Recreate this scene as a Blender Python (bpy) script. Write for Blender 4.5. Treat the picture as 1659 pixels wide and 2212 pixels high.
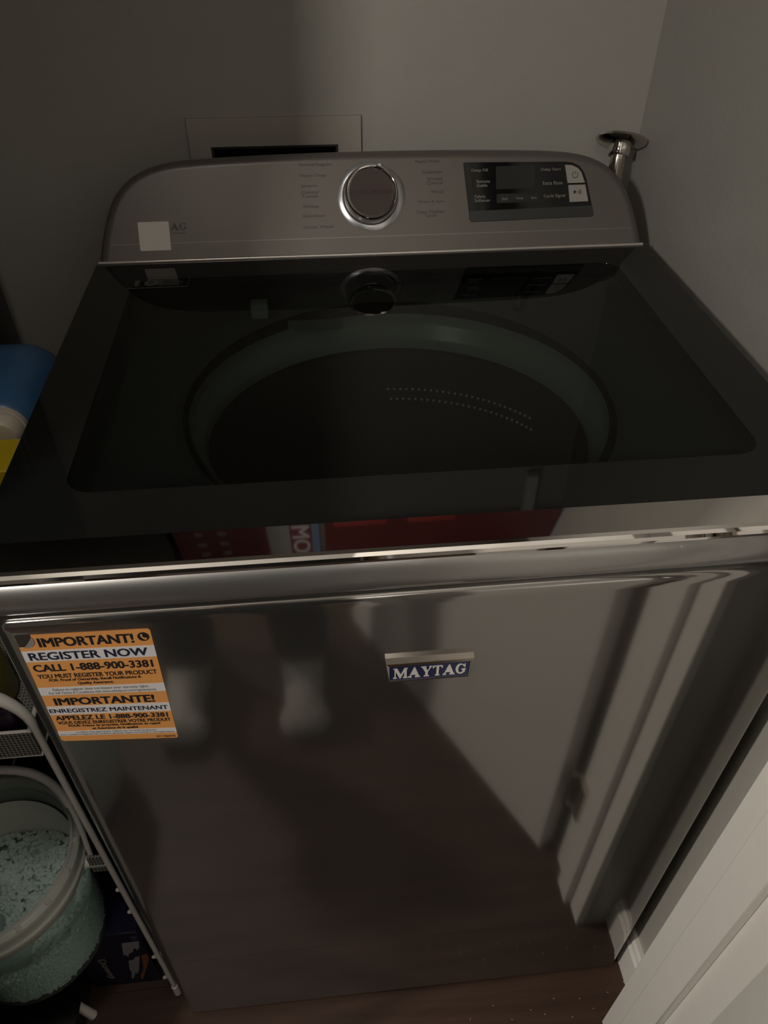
import bpy, bmesh, math, random
from mathutils import Vector, Matrix
random.seed(7)
S = bpy.context.scene
col = S.collection
for o in list(bpy.data.objects): bpy.data.objects.remove(o)

# ---------------------------------------------------------------- camera
cam_d = bpy.data.cameras.new('camera'); cam = bpy.data.objects.new('camera', cam_d); col.objects.link(cam)
R_ = ((0.994875956, -0.100939785, 0.005743838), (0.062437606, 0.658090713, 0.750345360), (0.079519666, 0.746141926, -0.661021066))
mw = Matrix.Identity(4)
for i in range(3):
    mw[i][0] = R_[0][i]; mw[i][1] = R_[1][i]; mw[i][2] = -R_[2][i]
mw[0][3], mw[1][3], mw[2][3] = -0.08667817, -0.40688498, 1.40625148
cam.matrix_world = mw
cam_d.sensor_fit = 'HORIZONTAL'; cam_d.sensor_width = 36.0; cam_d.lens = 1641.7217/1659*36; cam_d.clip_start = 0.01
S.camera = cam

# ---------------------------------------------------------------- world, lights, exposure
w = bpy.data.worlds.new('world'); S.world = w; w.use_nodes = True
w.node_tree.nodes['Background'].inputs[0].default_value = (0.5, 0.5, 0.5, 1); w.node_tree.nodes['Background'].inputs[1].default_value = 0.05
S.view_settings.view_transform = 'Standard'; S.view_settings.look = 'None'; S.view_settings.gamma = 1
S.view_settings.use_curve_mapping = False; S.view_settings.exposure = -0.08

def area(name, loc, target, size, power, colr, size_y=None):
    d = bpy.data.lights.new(name, 'AREA'); d.energy = power; d.color = colr; d.shape = 'RECTANGLE'; d.size = size; d.size_y = size_y or size
    o = bpy.data.objects.new(name, d); col.objects.link(o); o.location = loc
    o.rotation_euler = (Vector(target)-Vector(loc)).to_track_quat('-Z', 'Y').to_euler(); return o
area('hall_light', (-2.3, -0.88, 1.55), (0.3, -0.1, 0.7), 0.12, 34, (1.0, 0.92, 0.82))
area('side_lamp', (-1.0, -1.3, 1.95), (0.2, 0.5, 1.1), 0.12, 15, (1.0, 0.94, 0.86))
area('front_fill', (-0.11, -2.75, 1.25), (0.0, 0.6, 1.1), 0.13, 2, (1.0, 0.935, 0.855))  # added unseen fill from the front, for highlights on the chrome
area('bucket_fill', (-0.33, -0.36, 2.40), (-0.33, -0.3, 0), 0.22, 4.0, (1.0, 0.93, 0.85))  # unseen fill added above the opening to brighten the bucket

# ---------------------------------------------------------------- materials
def nt(name):
    m = bpy.data.materials.new(name); m.use_nodes = True; return m, m.node_tree, m.node_tree.nodes['Principled BSDF']
def mat(name, c, rough=0.5, metal=0.0, coat=0.0, spec=0.5, noise=0.0, nscale=40, bump=0.0, bscale=200, coat_r=0.05, trans=0.0, alpha=1.0):
    m, t, b = nt(name)
    b.inputs['Base Color'].default_value = (*c, 1); b.inputs['Roughness'].default_value = rough; b.inputs['Metallic'].default_value = metal
    b.inputs['Coat Weight'].default_value = coat; b.inputs['Coat Roughness'].default_value = coat_r
    b.inputs['Specular IOR Level'].default_value = spec; b.inputs['Transmission Weight'].default_value = trans; b.inputs['Alpha'].default_value = alpha
    tc = t.nodes.new('ShaderNodeTexCoord')
    n = t.nodes.new('ShaderNodeTexNoise'); n.inputs['Scale'].default_value = nscale; n.inputs['Detail'].default_value = 4
    t.links.new(tc.outputs['Object'], n.inputs['Vector'])
    mx = t.nodes.new('ShaderNodeMix'); mx.data_type = 'RGBA'
    k = noise if noise else 0.03
    mx.inputs[6].default_value = tuple(x*(1-k) for x in c)+(1,); mx.inputs[7].default_value = tuple(min(1, x*(1+k)) for x in c)+(1,)
    t.links.new(n.outputs['Fac'], mx.inputs[0]); t.links.new(mx.outputs[2], b.inputs['Base Color'])
    if bump:
        n2 = t.nodes.new('ShaderNodeTexNoise'); n2.inputs['Scale'].default_value = bscale; n2.inputs['Detail'].default_value = 3
        t.links.new(tc.outputs['Object'], n2.inputs['Vector'])
        bp = t.nodes.new('ShaderNodeBump'); bp.inputs['Strength'].default_value = bump; bp.inputs['Distance'].default_value = 0.002
        t.links.new(n2.outputs['Fac'], bp.inputs['Height']); t.links.new(bp.outputs['Normal'], b.inputs['Normal'])
    return m
WALL = mat('wall_paint', (0.36, 0.345, 0.315), 0.38, bump=0.12, bscale=160, spec=0.4)
TRIM = mat('trim_paint', (0.72, 0.70, 0.66), 0.3, bump=0.05, bscale=60)
CEIL = mat('ceiling_paint', (0.6, 0.58, 0.54), 0.7)
STEEL = mat('slate_metallic_enamel', (0.29, 0.28, 0.266), 0.085, metal=0.93, coat=0.4, coat_r=0.02, bump=0.006, bscale=30)
COWL = mat('slate_metallic_cowl', (0.34, 0.33, 0.32), 0.34, metal=0.85, coat=0.4, coat_r=0.04, bump=0.012, bscale=45)
CONS = mat('console_grey', (0.135, 0.120, 0.110), 0.36, metal=0.4, coat=0.12, coat_r=0.2)
CONS_D = mat('console_groove_grey', (0.2, 0.19, 0.18), 0.4, metal=0.5)
CHROME = mat('chrome', (0.80, 0.77, 0.74), 0.035, metal=1.0)
CHROME_R = mat('satin_chrome', (0.60, 0.56, 0.50), 0.16, metal=1.0)
LIDF = mat('lid_grey_glass', (0.0075, 0.008, 0.0075), 0.04, spec=0.55, coat=0.0)
BLACK = mat('black_plastic', (0.008, 0.008, 0.008), 0.3)
BLACKG = mat('black_glass', (0.004, 0.004, 0.004), 0.08)
LCD = mat('dark_display', (0.018, 0.018, 0.016), 0.2)
GREYT = mat('grey_print', (0.20, 0.19, 0.175), 0.5)
DARKT = mat('dark_print', (0.05, 0.045, 0.04), 0.5)
INK = mat('black_ink', (0.012, 0.011, 0.012), 0.5)
REDT = mat('dark_red_print', (0.030, 0.001, 0.001), 0.5)
KNOBF = mat('knob_face_brown', (0.052, 0.040, 0.034), 0.42, metal=0.2, spec=0.3)
BTN = mat('light_grey_button', (0.30, 0.28, 0.255), 0.4)
ORANGE = mat('orange_label', (0.66, 0.29, 0.085), 0.45)
WHITE = mat('white_label', (0.62, 0.60, 0.60), 0.45)
WHITEP = mat('white_plastic', (0.80, 0.79, 0.74), 0.35)
WPOST = mat('white_painted_steel', (0.78, 0.76, 0.71), 0.3)
NAVY = mat('navy_enamel', (0.012, 0.016, 0.06), 0.2)
NAVYB = mat('navy_carton', (0.006, 0.007, 0.032), 0.35)
TUBW = mat('tub_ring_plastic', (0.36, 0.40, 0.37), 0.3)
DECK = mat('deck_grey', (0.10, 0.11, 0.105), 0.3)
BASK = mat('stainless_basket', (0.16, 0.165, 0.155), 0.35, metal=0.8)
HOLE = mat('drain_hole_glint', (0.9, 0.92, 0.9), 0.2)  # pale colour stands in for the glint on the drain holes
BLUE = mat('blue_plastic_bottle', (0.045, 0.13, 0.27), 0.3)
CAPW = mat('cap_white', (0.62, 0.55, 0.45), 0.4)
YEL = mat('yellow_carton', (0.55, 0.40, 0.01), 0.45)
MAR = mat('maroon_carton', (0.10, 0.012, 0.03), 0.5)
PURP = mat('purple_pouch', (0.018, 0.006, 0.028), 0.45)
REDB = mat('red_bin_plastic', (0.036, 0.0026, 0.0026), 0.4)
REDC = mat('red_carton', (0.045, 0.004, 0.006), 0.45)
REDH = mat('bright_red_handle', (0.10, 0.007, 0.005), 0.4)
GREYC = mat('grey_carton', (0.085, 0.085, 0.09), 0.5)
BLUC = mat('blue_carton_edge', (0.04, 0.065, 0.11), 0.5)
TEAL = mat('teal_beads', (0.70, 0.86, 0.81), 0.4, noise=0.2, nscale=150)
TEALC = mat('teal_bead_mass', (0.40, 0.53, 0.49), 0.6, noise=0.35, nscale=220, bump=1.0, bscale=260)
TROU = mat('charcoal_cotton', (0.022, 0.023, 0.024), 0.85)
SHIRT = mat('dark_knit', (0.03, 0.03, 0.033), 0.9)
SKIN = mat('skin', (0.42, 0.25, 0.17), 0.5)
HAIR = mat('dark_hair', (0.015, 0.010, 0.007), 0.5)
SLIP = mat('pale_grey_fleece', (0.30, 0.285, 0.265), 0.9)
BOX = mat('dark_recess', (0.03, 0.028, 0.024), 0.6)
ORB = mat('orange_brown_print', (0.30, 0.10, 0.03), 0.5)

def mixmat(name, tint, diff, fac, ior=1.45, rough=0.03, rmin=0.0):
    # see-through tinted sheet with a real Fresnel surface reflection
    m = bpy.data.materials.new(name); m.use_nodes = True; t = m.node_tree; t.nodes.clear()
    o = t.nodes.new('ShaderNodeOutputMaterial'); tr = t.nodes.new('ShaderNodeBsdfTransparent'); tr.inputs[0].default_value = (*tint, 1)
    df = t.nodes.new('ShaderNodeBsdfDiffuse'); df.inputs[0].default_value = (*diff, 1)
    tl = t.nodes.new('ShaderNodeBsdfTranslucent'); tl.inputs[0].default_value = (*diff, 1)
    a0 = t.nodes.new('ShaderNodeMixShader'); a0.inputs[0].default_value = 0.35; t.links.new(df.outputs[0], a0.inputs[1]); t.links.new(tl.outputs[0], a0.inputs[2])
    a = t.nodes.new('ShaderNodeMixShader'); a.inputs[0].default_value = fac
    t.links.new(tr.outputs[0], a.inputs[1]); t.links.new(a0.outputs[0], a.inputs[2])
    g = t.nodes.new('ShaderNodeBsdfGlossy'); g.inputs['Roughness'].default_value = rough
    f = t.nodes.new('ShaderNodeFresnel'); f.inputs[0].default_value = ior
    b = t.nodes.new('ShaderNodeMixShader'); ge = t.nodes.new('ShaderNodeNewGeometry'); iv = t.nodes.new('ShaderNodeMath'); iv.operation = 'SUBTRACT'; iv.inputs[0].default_value = 1; t.links.new(ge.outputs['Backfacing'], iv.inputs[1])
    ml = t.nodes.new('ShaderNodeMath'); ml.operation = 'MULTIPLY'; t.links.new(f.outputs[0], ml.inputs[0]); t.links.new(iv.outputs[0], ml.inputs[1]); t.links.new(ml.outputs[0], b.inputs[0]); t.links.new(a.outputs[0], b.inputs[1]); t.links.new(g.outputs[0], b.inputs[2])
    t.links.new(b.outputs[0], o.inputs[0]); return m
GLASS = mixmat('smoked_glass', (0.49, 0.525, 0.505), (0.004, 0.005, 0.004), 0.02, 1.45, 0.02)
BUCK = mixmat('clear_bucket_plastic', (0.90, 0.95, 0.93), (0.42, 0.46, 0.44), 0.13, 1.25, 0.25)
RIMM = mixmat('frosted_rim_plastic', (0.8, 0.84, 0.82), (0.82, 0.82, 0.77), 0.66, 1.35, 0.3)

def wood():
    m, t, b = nt('dark_wood_floor')
    tc = t.nodes.new('ShaderNodeTexCoord'); mp = t.nodes.new('ShaderNodeMapping'); mp.inputs['Scale'].default_value = (2.0, 26, 26)
    oi = t.nodes.new('ShaderNodeObjectInfo'); ad = t.nodes.new('ShaderNodeVectorMath'); ad.operation = 'ADD'
    t.links.new(tc.outputs['Object'], ad.inputs[0]); t.links.new(oi.outputs['Location'], ad.inputs[1]); t.links.new(ad.outputs[0], mp.inputs['Vector'])
    n = t.nodes.new('ShaderNodeTexNoise'); n.inputs['Scale'].default_value = 1.6; n.inputs['Detail'].default_value = 7; n.inputs['Roughness'].default_value = 0.6
    t.links.new(mp.outputs[0], n.inputs['Vector'])
    cr = t.nodes.new('ShaderNodeValToRGB'); e = cr.color_ramp.elements
    e[0].position = 0.3; e[0].color = (0.040, 0.021, 0.014, 1); e[1].position = 0.72; e[1].color = (0.085, 0.048, 0.033, 1)
    t.links.new(n.outputs['Fac'], cr.inputs[0])
    t.links.new(cr.outputs[0], b.inputs['Base Color']); b.inputs['Roughness'].default_value = 0.48; b.inputs['Specular IOR Level'].default_value = 0.3
    bp = t.nodes.new('ShaderNodeBump'); bp.inputs['Strength'].default_value = 0.25; bp.inputs['Distance'].default_value = 0.001
    t.links.new(n.outputs['Fac'], bp.inputs['Height']); t.links.new(bp.outputs['Normal'], b.inputs['Normal'])
    return m
WOOD = wood()
def perforated():
    m, t, b = nt('perforated_white_steel')
    tc = t.nodes.new('ShaderNodeTexCoord'); v = t.nodes.new('ShaderNodeTexVoronoi'); v.inputs['Scale'].default_value = 250; v.inputs['Randomness'].default_value = 0.0
    t.links.new(tc.outputs['Object'], v.inputs['Vector'])
    cr = t.nodes.new('ShaderNodeValToRGB'); e = cr.color_ramp.elements; e[0].position = 0.30; e[0].color = (0.03, 0.03, 0.028, 1); e[1].position = 0.42; e[1].color = (0.26, 0.255, 0.24, 1)
    t.links.new(v.outputs['Distance'], cr.inputs[0]); t.links.new(cr.outputs[0], b.inputs['Base Color']); b.inputs['Roughness'].default_value = 0.35
    return m
PERF = perforated()

# ---------------------------------------------------------------- mesh helpers
def mk(name, verts, faces, m, parent=None, smooth=False):
    me = bpy.data.meshes.new(name); me.from_pydata([tuple(v) for v in verts], [], faces); me.update()
    bm = bmesh.new(); bm.from_mesh(me); bmesh.ops.recalc_face_normals(bm, faces=bm.faces); bm.to_mesh(me); bm.free()
    if smooth:
        for p in me.polygons: p.use_smooth = True
    me.materials.append(m)
    o = bpy.data.objects.new(name, me); col.objects.link(o)
    if parent: o.parent = parent
    return o
def frombm(name, bm, m, parent=None, smooth=False):
    me = bpy.data.meshes.new(name); bmesh.ops.recalc_face_normals(bm, faces=bm.faces); bm.to_mesh(me); bm.free()
    if smooth:
        for p in me.polygons: p.use_smooth = True
    me.materials.append(m)
    o = bpy.data.objects.new(name, me); col.objects.link(o)
    if parent: o.parent = parent
    return o
def addbox(bm, x0, x1, y0, y1, z0, z1, bev=0.0, seg=2, M=None):
    r = bmesh.ops.create_cube(bm, size=1); vs = r['verts']
    for v in vs: v.co = Vector(((x0+x1)/2+v.co.x*(x1-x0), (y0+y1)/2+v.co.y*(y1-y0), (z0+z1)/2+v.co.z*(z1-z0)))
    if M: bmesh.ops.transform(bm, matrix=M, verts=vs)
    if bev: 
        es = list({e for v in vs for e in v.link_edges})
        bmesh.ops.bevel(bm, geom=es, offset=bev, segments=seg, profile=0.5, affect='EDGES', clamp_overlap=True)
def box(name, x0, x1, y0, y1, z0, z1, m, parent=None, bev=0.0, seg=2, M=None):
    bm = bmesh.new(); addbox(bm, x0, x1, y0, y1, z0, z1, bev, seg, M); return frombm(name, bm, m, parent, smooth=False if not bev else True) if not bev else sm(frombm(name, bm, m, parent))
def sm(o, ang=40):
    me = o.data
    for p in me.polygons: p.use_smooth = True
    try: me.set_sharp_from_angle(angle=math.radians(ang))
    except Exception: pass
    return o
def lathe(name, prof, m, parent=None, seg=48, M=None, close=False):
    vs = []; fs = []; n = len(prof)
    for i in range(seg):
        a = 2*math.pi*i/seg
        for r, z in prof: vs.append(Vector((r*math.cos(a), r*math.sin(a), z)))
    for i in range(seg):
        j = (i+1) % seg
        for k in range(n-1): fs.append((i*n+k, j*n+k, j*n+k+1, i*n+k+1))
        if close: fs.append((i*n+n-1, j*n+n-1, j*n, i*n))
    if M: vs = [M@v for v in vs]
    o = mk(name, vs, fs, m, parent)
    bm = bmesh.new(); bm.from_mesh(o.data); bmesh.ops.remove_doubles(bm, verts=bm.verts, dist=1e-6); bmesh.ops.recalc_face_normals(bm, faces=bm.faces); bm.to_mesh(o.data); bm.free()
    return sm(o)
def tube(name, pts, rads, m, parent=None, seg=12, flat=1.0, cap=True):
    pts = [Vector(p) for p in pts]
    if not hasattr(rads, '__len__'): rads = [rads]*len(pts)
    vs = []; fs = []; up = None
    for i, p in enumerate(pts):
        d = (pts[min(i+1, len(pts)-1)]-pts[max(i-1, 0)]).normalized()
        if up is None:
            up = d.orthogonal().normalized()
        up = (up-d*up.dot(d)).normalized(); s = d.cross(up)
        for k in range(seg):
            a = 2*math.pi*k/seg; vs.append(p+(up*math.cos(a)+s*math.sin(a)*flat)*rads[i])
    for i in range(len(pts)-1):
        for k in range(seg):
            fs.append((i*seg+k, i*seg+(k+1) % seg, (i+1)*seg+(k+1) % seg, (i+1)*seg+k))
    if cap: fs.append(tuple(range(seg))[::-1]); fs.append(tuple((len(pts)-1)*seg+k for k in range(seg)))
    return sm(mk(name, vs, fs, m, parent), 50)
def extrude_profile_x(name, prof, x0, x1, m, parent=None, endr=0.0):
    # prof: closed list of (y, z), extruded along x
    n = len(prof); vs = [(x0, y, z) for y, z in prof]+[(x1, y, z) for y, z in prof]
    fs = [(i, (i+1) % n, n+(i+1) % n, n+i) for i in range(n)]+[tuple(range(n))[::-1], tuple(range(n, 2*n))]
    return sm(mk(name, vs, fs, m, parent), 50)
def rrect(x0, x1, y0, y1, r, seg=6):
    pts = []
    for cx, cy, a0 in ((x1-r, y1-r, 0), (x0+r, y1-r, 90), (x0+r, y0+r, 180), (x1-r, y0+r, 270)):
        for k in range(seg+1):
            a = math.radians(a0+90*k/seg); pts.append((cx+r*math.cos(a), cy+r*math.sin(a)))
    return pts
def plate(name, pts, m, parent=None, t=0.0004, F=None, base=0.0):
    # flat piece: outline (u, v), thickness along w; F maps (u, v, w) to a world point
    F = F or (lambda u, v, w_: Vector((u, v, w_)))
    n = len(pts); vs = [F(u, v, base) for u, v in pts]+[F(u, v, base+t) for u, v in pts]
    fs = [(i, (i+1) % n, n+(i+1) % n, n+i) for i in range(n)]+[tuple(range(n))[::-1], tuple(range(n, 2*n))]
    return mk(name, vs, fs, m, parent)
def text_mesh(s, bold=0.0, space=1.0, line=0.9, align='LEFT'):
    c = bpy.data.curves.new('t', 'FONT'); c.body = s; c.size = 1; c.offset = bold; c.space_character = space; c.space_line = line; c.align_x = align; c.resolution_u = 3; c.fill_mode = 'BOTH'; c.extrude = 0.01
    o = bpy.data.objects.new('t', c); col.objects.link(o)
    dg = bpy.context.evaluated_depsgraph_get(); me = bpy.data.meshes.new_from_object(o.evaluated_get(dg))
    bpy.data.objects.remove(o); return me
def lettering(s, m, parent, F, u0, u1, v0, vh, bold=0.0, space=1.0, t=0.0002, name='lettering', rot=0, line=0.9):
    # fits text between u0..u1, bottom v0, height vh, placed with F(u, v, w)
    me = text_mesh(s, 0.0, space, line)
    if not me.vertices: return None
    if bold:       # heavier strokes: the same letters laid down again, shifted by a fraction of the stroke
        n0 = len(me.vertices); vs0 = [tuple(v.co) for v in me.vertices]; fs0 = [tuple(p.vertices) for p in me.polygons]; vs = []; fs = []
        for q, (dx, dy) in enumerate(((-bold, -bold*0.5), (bold, -bold*0.5), (-bold, bold*0.5), (bold, bold*0.5))):
            vs += [(x+dx, y+dy, z+(0.0005*q if z > 0 else 0)) for x, y, z in vs0]; fs += [tuple(i+n0*q for i in f) for f in fs0]
        me = bpy.data.meshes.new('t'); me.from_pydata(vs, [], fs)
    xs = [v.co.x for v in me.vertices]; ys = [v.co.y for v in me.vertices]
    ax, bx, ay, by = min(xs), max(xs), min(ys), max(ys)
    for v in me.vertices:
        a = (v.co.x-ax)/(bx-ax); b = (v.co.y-ay)/(by-ay); w_ = t+max(0, (v.co.z-0.01)/0.0005)*0.00003 if v.co.z > 0 else 0.00002
        if rot == 90: a, b = 1-b, a          # reads upwards
        if rot == -90: a, b = b, 1-a         # reads downwards
        v.co = F(u0+(u1-u0)*a, v0+vh*b, w_)
    me.materials.clear(); me.materials.append(m); me.name = name
    o = bpy.data.objects.new(name, me); col.objects.link(o); o.parent = parent; return o
def thing(name, label, cat, group=None, loc=(0, 0, 0)):
    o = bpy.data.objects.new(name, None); col.objects.link(o); o.location = loc; o['label'] = label; o['category'] = cat; o.empty_display_size = 0.05
    if group: o['group'] = group
    return o
def reparent(root):
    # geometry is written in world space: keep it there while the Empty sits at the thing's base
    for ch in [c for c in bpy.data.objects if c.parent == root]:
        ch.matrix_parent_inverse = Matrix.Translation(-Vector(root.location))
def struct(o, **k):
    o['kind'] = 'structure'; return o

# ================================================================ the room
XR, YB, XL = 0.372, 0.665, -0.85
fl = struct(box('floor', -2.7, 1.5, -3.1, 0.76, -0.06, -0.012, BOX))
pw = 0.125; y = 0.67; row = 0
while y > -3.0:
    x = -2.65-random.random()*0.9
    while x < 1.45:
        L = 1.2; a, b = max(x, -2.65), min(x+L, 1.45)
        if b-a > 0.08:
            o = box('floor_plank', -(b-a)/2+0.0002, (b-a)/2-0.0002, -pw/2+0.0002, pw/2-0.0002, -0.012, 0.0, WOOD, fl)
            bm = bmesh.new(); bm.from_mesh(o.data)
            bmesh.ops.bevel(bm, geom=[e for e in bm.edges if all(v.co.z > -0.001 for v in e.verts)], offset=0.0002, segments=1, affect='EDGES'); bm.to_mesh(o.data); bm.free()
            o.location = ((a+b)/2, y-pw/2+random.uniform(-1, 1)*0.0, 0)
        x += L
    y -= pw; row += 1

# back wall with the recess of the valve box cut out
def wall_with_hole():
    X0, X1, Z0, Z1 = -2.7, 1.5, 0, 2.44; hx0, hx1, hz0, hz1 = -0.202, -0.037, 1.00, 1.109
    bm = bmesh.new()
    for a in ((X0, hx0, Z0, Z1), (hx1, X1, Z0, Z1), (hx0, hx1, Z0, hz0), (hx0, hx1, hz1, Z1)):
        addbox(bm, a[0], a[1], YB, YB+0.10, a[2], a[3])
    return frombm('wall_back', bm, WALL)
struct(wall_with_hole())
struct(box('wall_right', XR, XR+0.1, -0.072, YB, 0, 2.44, WALL))
struct(box('wall_left', XL-0.1, XL, -0.14, YB, 0, 2.44, WALL))
struct(box('wall_front_right', 0.317, 1.5, -0.190, -0.072, 0, 2.44, WALL))
struct(box('wall_front_left', -2.7, -0.470, -0.19, -0.140, 0, 2.44, WALL))
struct(box('wall_header', -0.470, 0.317, -0.19, -0.140, 2.113, 2.44, WALL))
struct(box('wall_front', -2.7, 1.5, -3.2, -3.1, 0, 2.44, WALL))
struct(box('wall_side_right', 1.5, 1.6, -3.2, 0.76, 0, 2.44, WALL))
struct(box('wall_side_left', -2.8, -2.7, -3.2, 0.76, 0, 2.44, WALL))
struct(box('ceiling', -2.8, 1.6, -3.2, 0.765, 2.44, 2.54, CEIL))
# baseboards
def bb_prof(h=0.095, t=0.014): return [(0, 0), (t, 0), (t, h*0.78), (t*0.72, h*0.84), (t*0.72, h*0.93), (t*0.45, h), (0, h)]
def baseboard(name, p0, p1, nrm):
    p0, p1, nrm = Vector(p0), Vector(p1), Vector(nrm); pr = bb_prof(); n = len(pr)
    vs = [p0+nrm*a+Vector((0, 0, b)) for a, b in pr]+[p1+nrm*a+Vector((0, 0, b)) for a, b in pr]
    fs = [(i, (i+1) % n, n+(i+1) % n, n+i) for i in range(n)]+[tuple(range(n)), tuple(range(n, 2*n))]
    return struct(mk(name, vs, fs, TRIM))
baseboard('baseboard_right', (XR, -0.072, 0), (XR, YB, 0), (-1, 0, 0))
baseboard('baseboard_back', (XL, YB, 0), (XR-0.014, YB, 0), (0, -1, 0))
baseboard('baseboard_left', (XL, -0.14, 0), (XL, YB-0.014, 0), (1, 0, 0))
baseboard('baseboard_front', (-2.7, -3.1, 0), (1.5, -3.1, 0), (0, 1, 0))
# door frame on the right of the opening: jamb, stop, casing
struct(box('trim_1', 0.304, 0.317, -0.190, -0.072, 0, 2.10, TRIM, bev=0.0012, seg=1))       # jamb
struct(box('trim_2', 0.293, 0.304, -0.150, -0.108, 0, 2.10, TRIM, bev=0.0015, seg=1))       # stop
def casing(name, x0, x1, y):
    pr = [(x0, y), (x0, y-0.010), (x0+(x1-x0)*0.12, y-0.013), (x0+(x1-x0)*0.3, y-0.011), (x0+(x1-x0)*0.75, y-0.016), (x1, y-0.018), (x1, y)]
    n = len(pr); vs = [(a, b, 0) for a, b in pr]+[(a, b, 2.14) for a, b in pr]
    return struct(mk(name, vs, [(i, (i+1) % n, n+(i+1) % n, n+i) for i in range(n)]+[tuple(range(n)), tuple(range(n, 2*n))], TRIM))
casing('trim_3', 0.310, 0.370, -0.190)
struct(box('trim_4', -0.470, -0.457, -0.19, -0.140, 0, 2.10, TRIM, bev=0.0012, seg=1))

# open door leaf, hinged at the jamb
door = bpy.data.objects.new('door_1', None); col.objects.link(door); door['kind'] = 'structure'
hx, hy = 0.272, -0.206; dvx, dvy = -0.461, -0.887
nrm = (0.887, -0.461)       # towards the outside of the leaf (away from the camera)
DM = Matrix(((dvx, nrm[0], 0, hx), (dvy, nrm[1], 0, hy), (0, 0, 1, 0), (0, 0, 0, 1)))
def doorbox(name, a0, a1, b0, b1, z0, z1, bev=0.001): return box(name, a0, a1, b0, b1, z0, z1, TRIM, door, bev=bev, seg=1, M=DM)
DW, DH, DT = 0.66, 2.03, 0.035
doorbox('door_slab', 0.0, DW, 0, DT, 0.01, DH, 0.0015)
kn = lathe('door_knob', [(0, 0.062), (0.018, 0.060), (0.026, 0.050), (0.026, 0.040), (0.014, 0.028), (0.010, 0.012), (0.028, 0.008), (0.030, 0)], CHROME_R, door, 32,
           DM@Matrix.Translation((DW-0.06, 0, 0.95))@Matrix.Rotation(math.radians(90), 4, 'X'))
for z in (0.24, 1.0, 1.82):
    h = bmesh.new(); r = bmesh.ops.create_cone(h, cap_ends=True, segments=16, radius1=0.0065, radius2=0.0065, depth=0.09, matrix=Matrix.Translation((0.289, -0.197, z)))
    addbox(h, 0.2945, 0.3035, -0.196, -0.160, z-0.045, z+0.045)
    sm(frombm('hinge', h, CHROME_R, door))

# ================================================================ valve box in the back wall
vb = thing('valve_box', 'recessed laundry outlet box with pale frame on the back wall behind the washer', 'outlet box', loc=(-0.12, YB, 1.0))
def ring_plate(name, ox, iz, y0, y1, m, parent):
    (a0, a1, c0, c1), (b0, b1, d0, d1) = ox, iz
    bm = bmesh.new()
    for q in ((a0, b0, c0, c1), (b1, a1, c0, c1), (b0, b1, c0, d0), (b0, b1, d1, c1)): addbox(bm, q[0], q[1], y0, y1, q[2], q[3])
    return frombm(name, bm, m, parent)
ring_plate('frame', (-0.229, -0.007, 0.965, 1.143), (-0.202, -0.037, 1.00, 1.109), YB-0.005, YB, mat('valve_frame', (0.37, 0.345, 0.305), 0.45), vb)
bm = bmesh.new()
addbox(bm, -0.202, -0.037, YB+0.085, YB+0.089, 1.0, 1.109); addbox(bm, -0.202, -0.199, YB-0.003, YB+0.085, 1.0, 1.109); addbox(bm, -0.040, -0.037, YB-0.003, YB+0.085, 1.0, 1.109)
addbox(bm, -0.199, -0.040, YB-0.003, YB+0.085, 1.0, 1.003); addbox(bm, -0.199, -0.040, YB-0.003, YB+0.085, 1.106, 1.109)
frombm('recess', bm, BOX, vb)
for x, c_ in ((-0.165, REDH), (-0.075, BLUC)):
    v_ = lathe('valve', [(0, 0.05), (0.008, 0.05), (0.008, 0.03), (0.011, 0.028), (0.011, 0.0), (0, 0)], CHROME_R, vb, 20, Matrix.Translation((x, YB+0.035, 1.003)))
    box('valve_handle', x-0.016, x+0.016, YB+0.028, YB+0.042, 1.053, 1.060, c_, v_, bev=0.002)
tube('hose', [(-0.165, YB+0.015, 1.02), (-0.165, YB-0.02, 1.03), (-0.163, YB-0.035, 0.99), (-0.16, YB-0.035, 0.80)], 0.009, mat('braided_hose', (0.3, 0.3, 0.28), 0.4, metal=0.6), vb)
reparent(vb)

# ================================================================ chrome pole in the corner
cp = thing('chrome_pole', 'chrome pole with a round top flange in the right back corner behind the washer', 'pole', loc=(0.334, 0.628, 0))
Tm = Matrix.Translation((0.334, 0.628, 0))
FCc = Vector((0.3365, 0.636, 1.1115)); FN = Vector((-math.sin(math.radians(22))*math.cos(math.radians(60)), -math.cos(math.radians(22))*math.cos(math.radians(60)), -math.sin(math.radians(60))))
tube('pole', [FCc+FN*0.016, FCc+FN*0.022, (0.3325, 0.623, 1.06), (0.3325, 0.623, 0.0)], [0.0098]*4, CHROME_R, cp, 28)
QM = Matrix.Translation(FCc)@FN.to_track_quat('Z', 'Y').to_matrix().to_4x4()
lathe('collar', [(0.0, 0.0), (0.0135, 0.0), (0.0140, 0.002), (0.0140, 0.0175), (0.0128, 0.019), (0, 0.019)], CHROME, cp, 32, QM)
lathe('flange', [(0, -0.004), (0.030, -0.004), (0.0330, -0.0025), (0.0335, 0.0), (0.031, 0.003), (0.020, 0.0055), (0.0, 0.006)], CHROME_R, cp, 48, QM)
reparent(cp)

# ================================================================ washing machine
W = thing('washing_machine', 'slate grey top-loading washing machine with smoked glass lid', 'washing machine', loc=(0, 0.3, 0))
HW = 0.349
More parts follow.
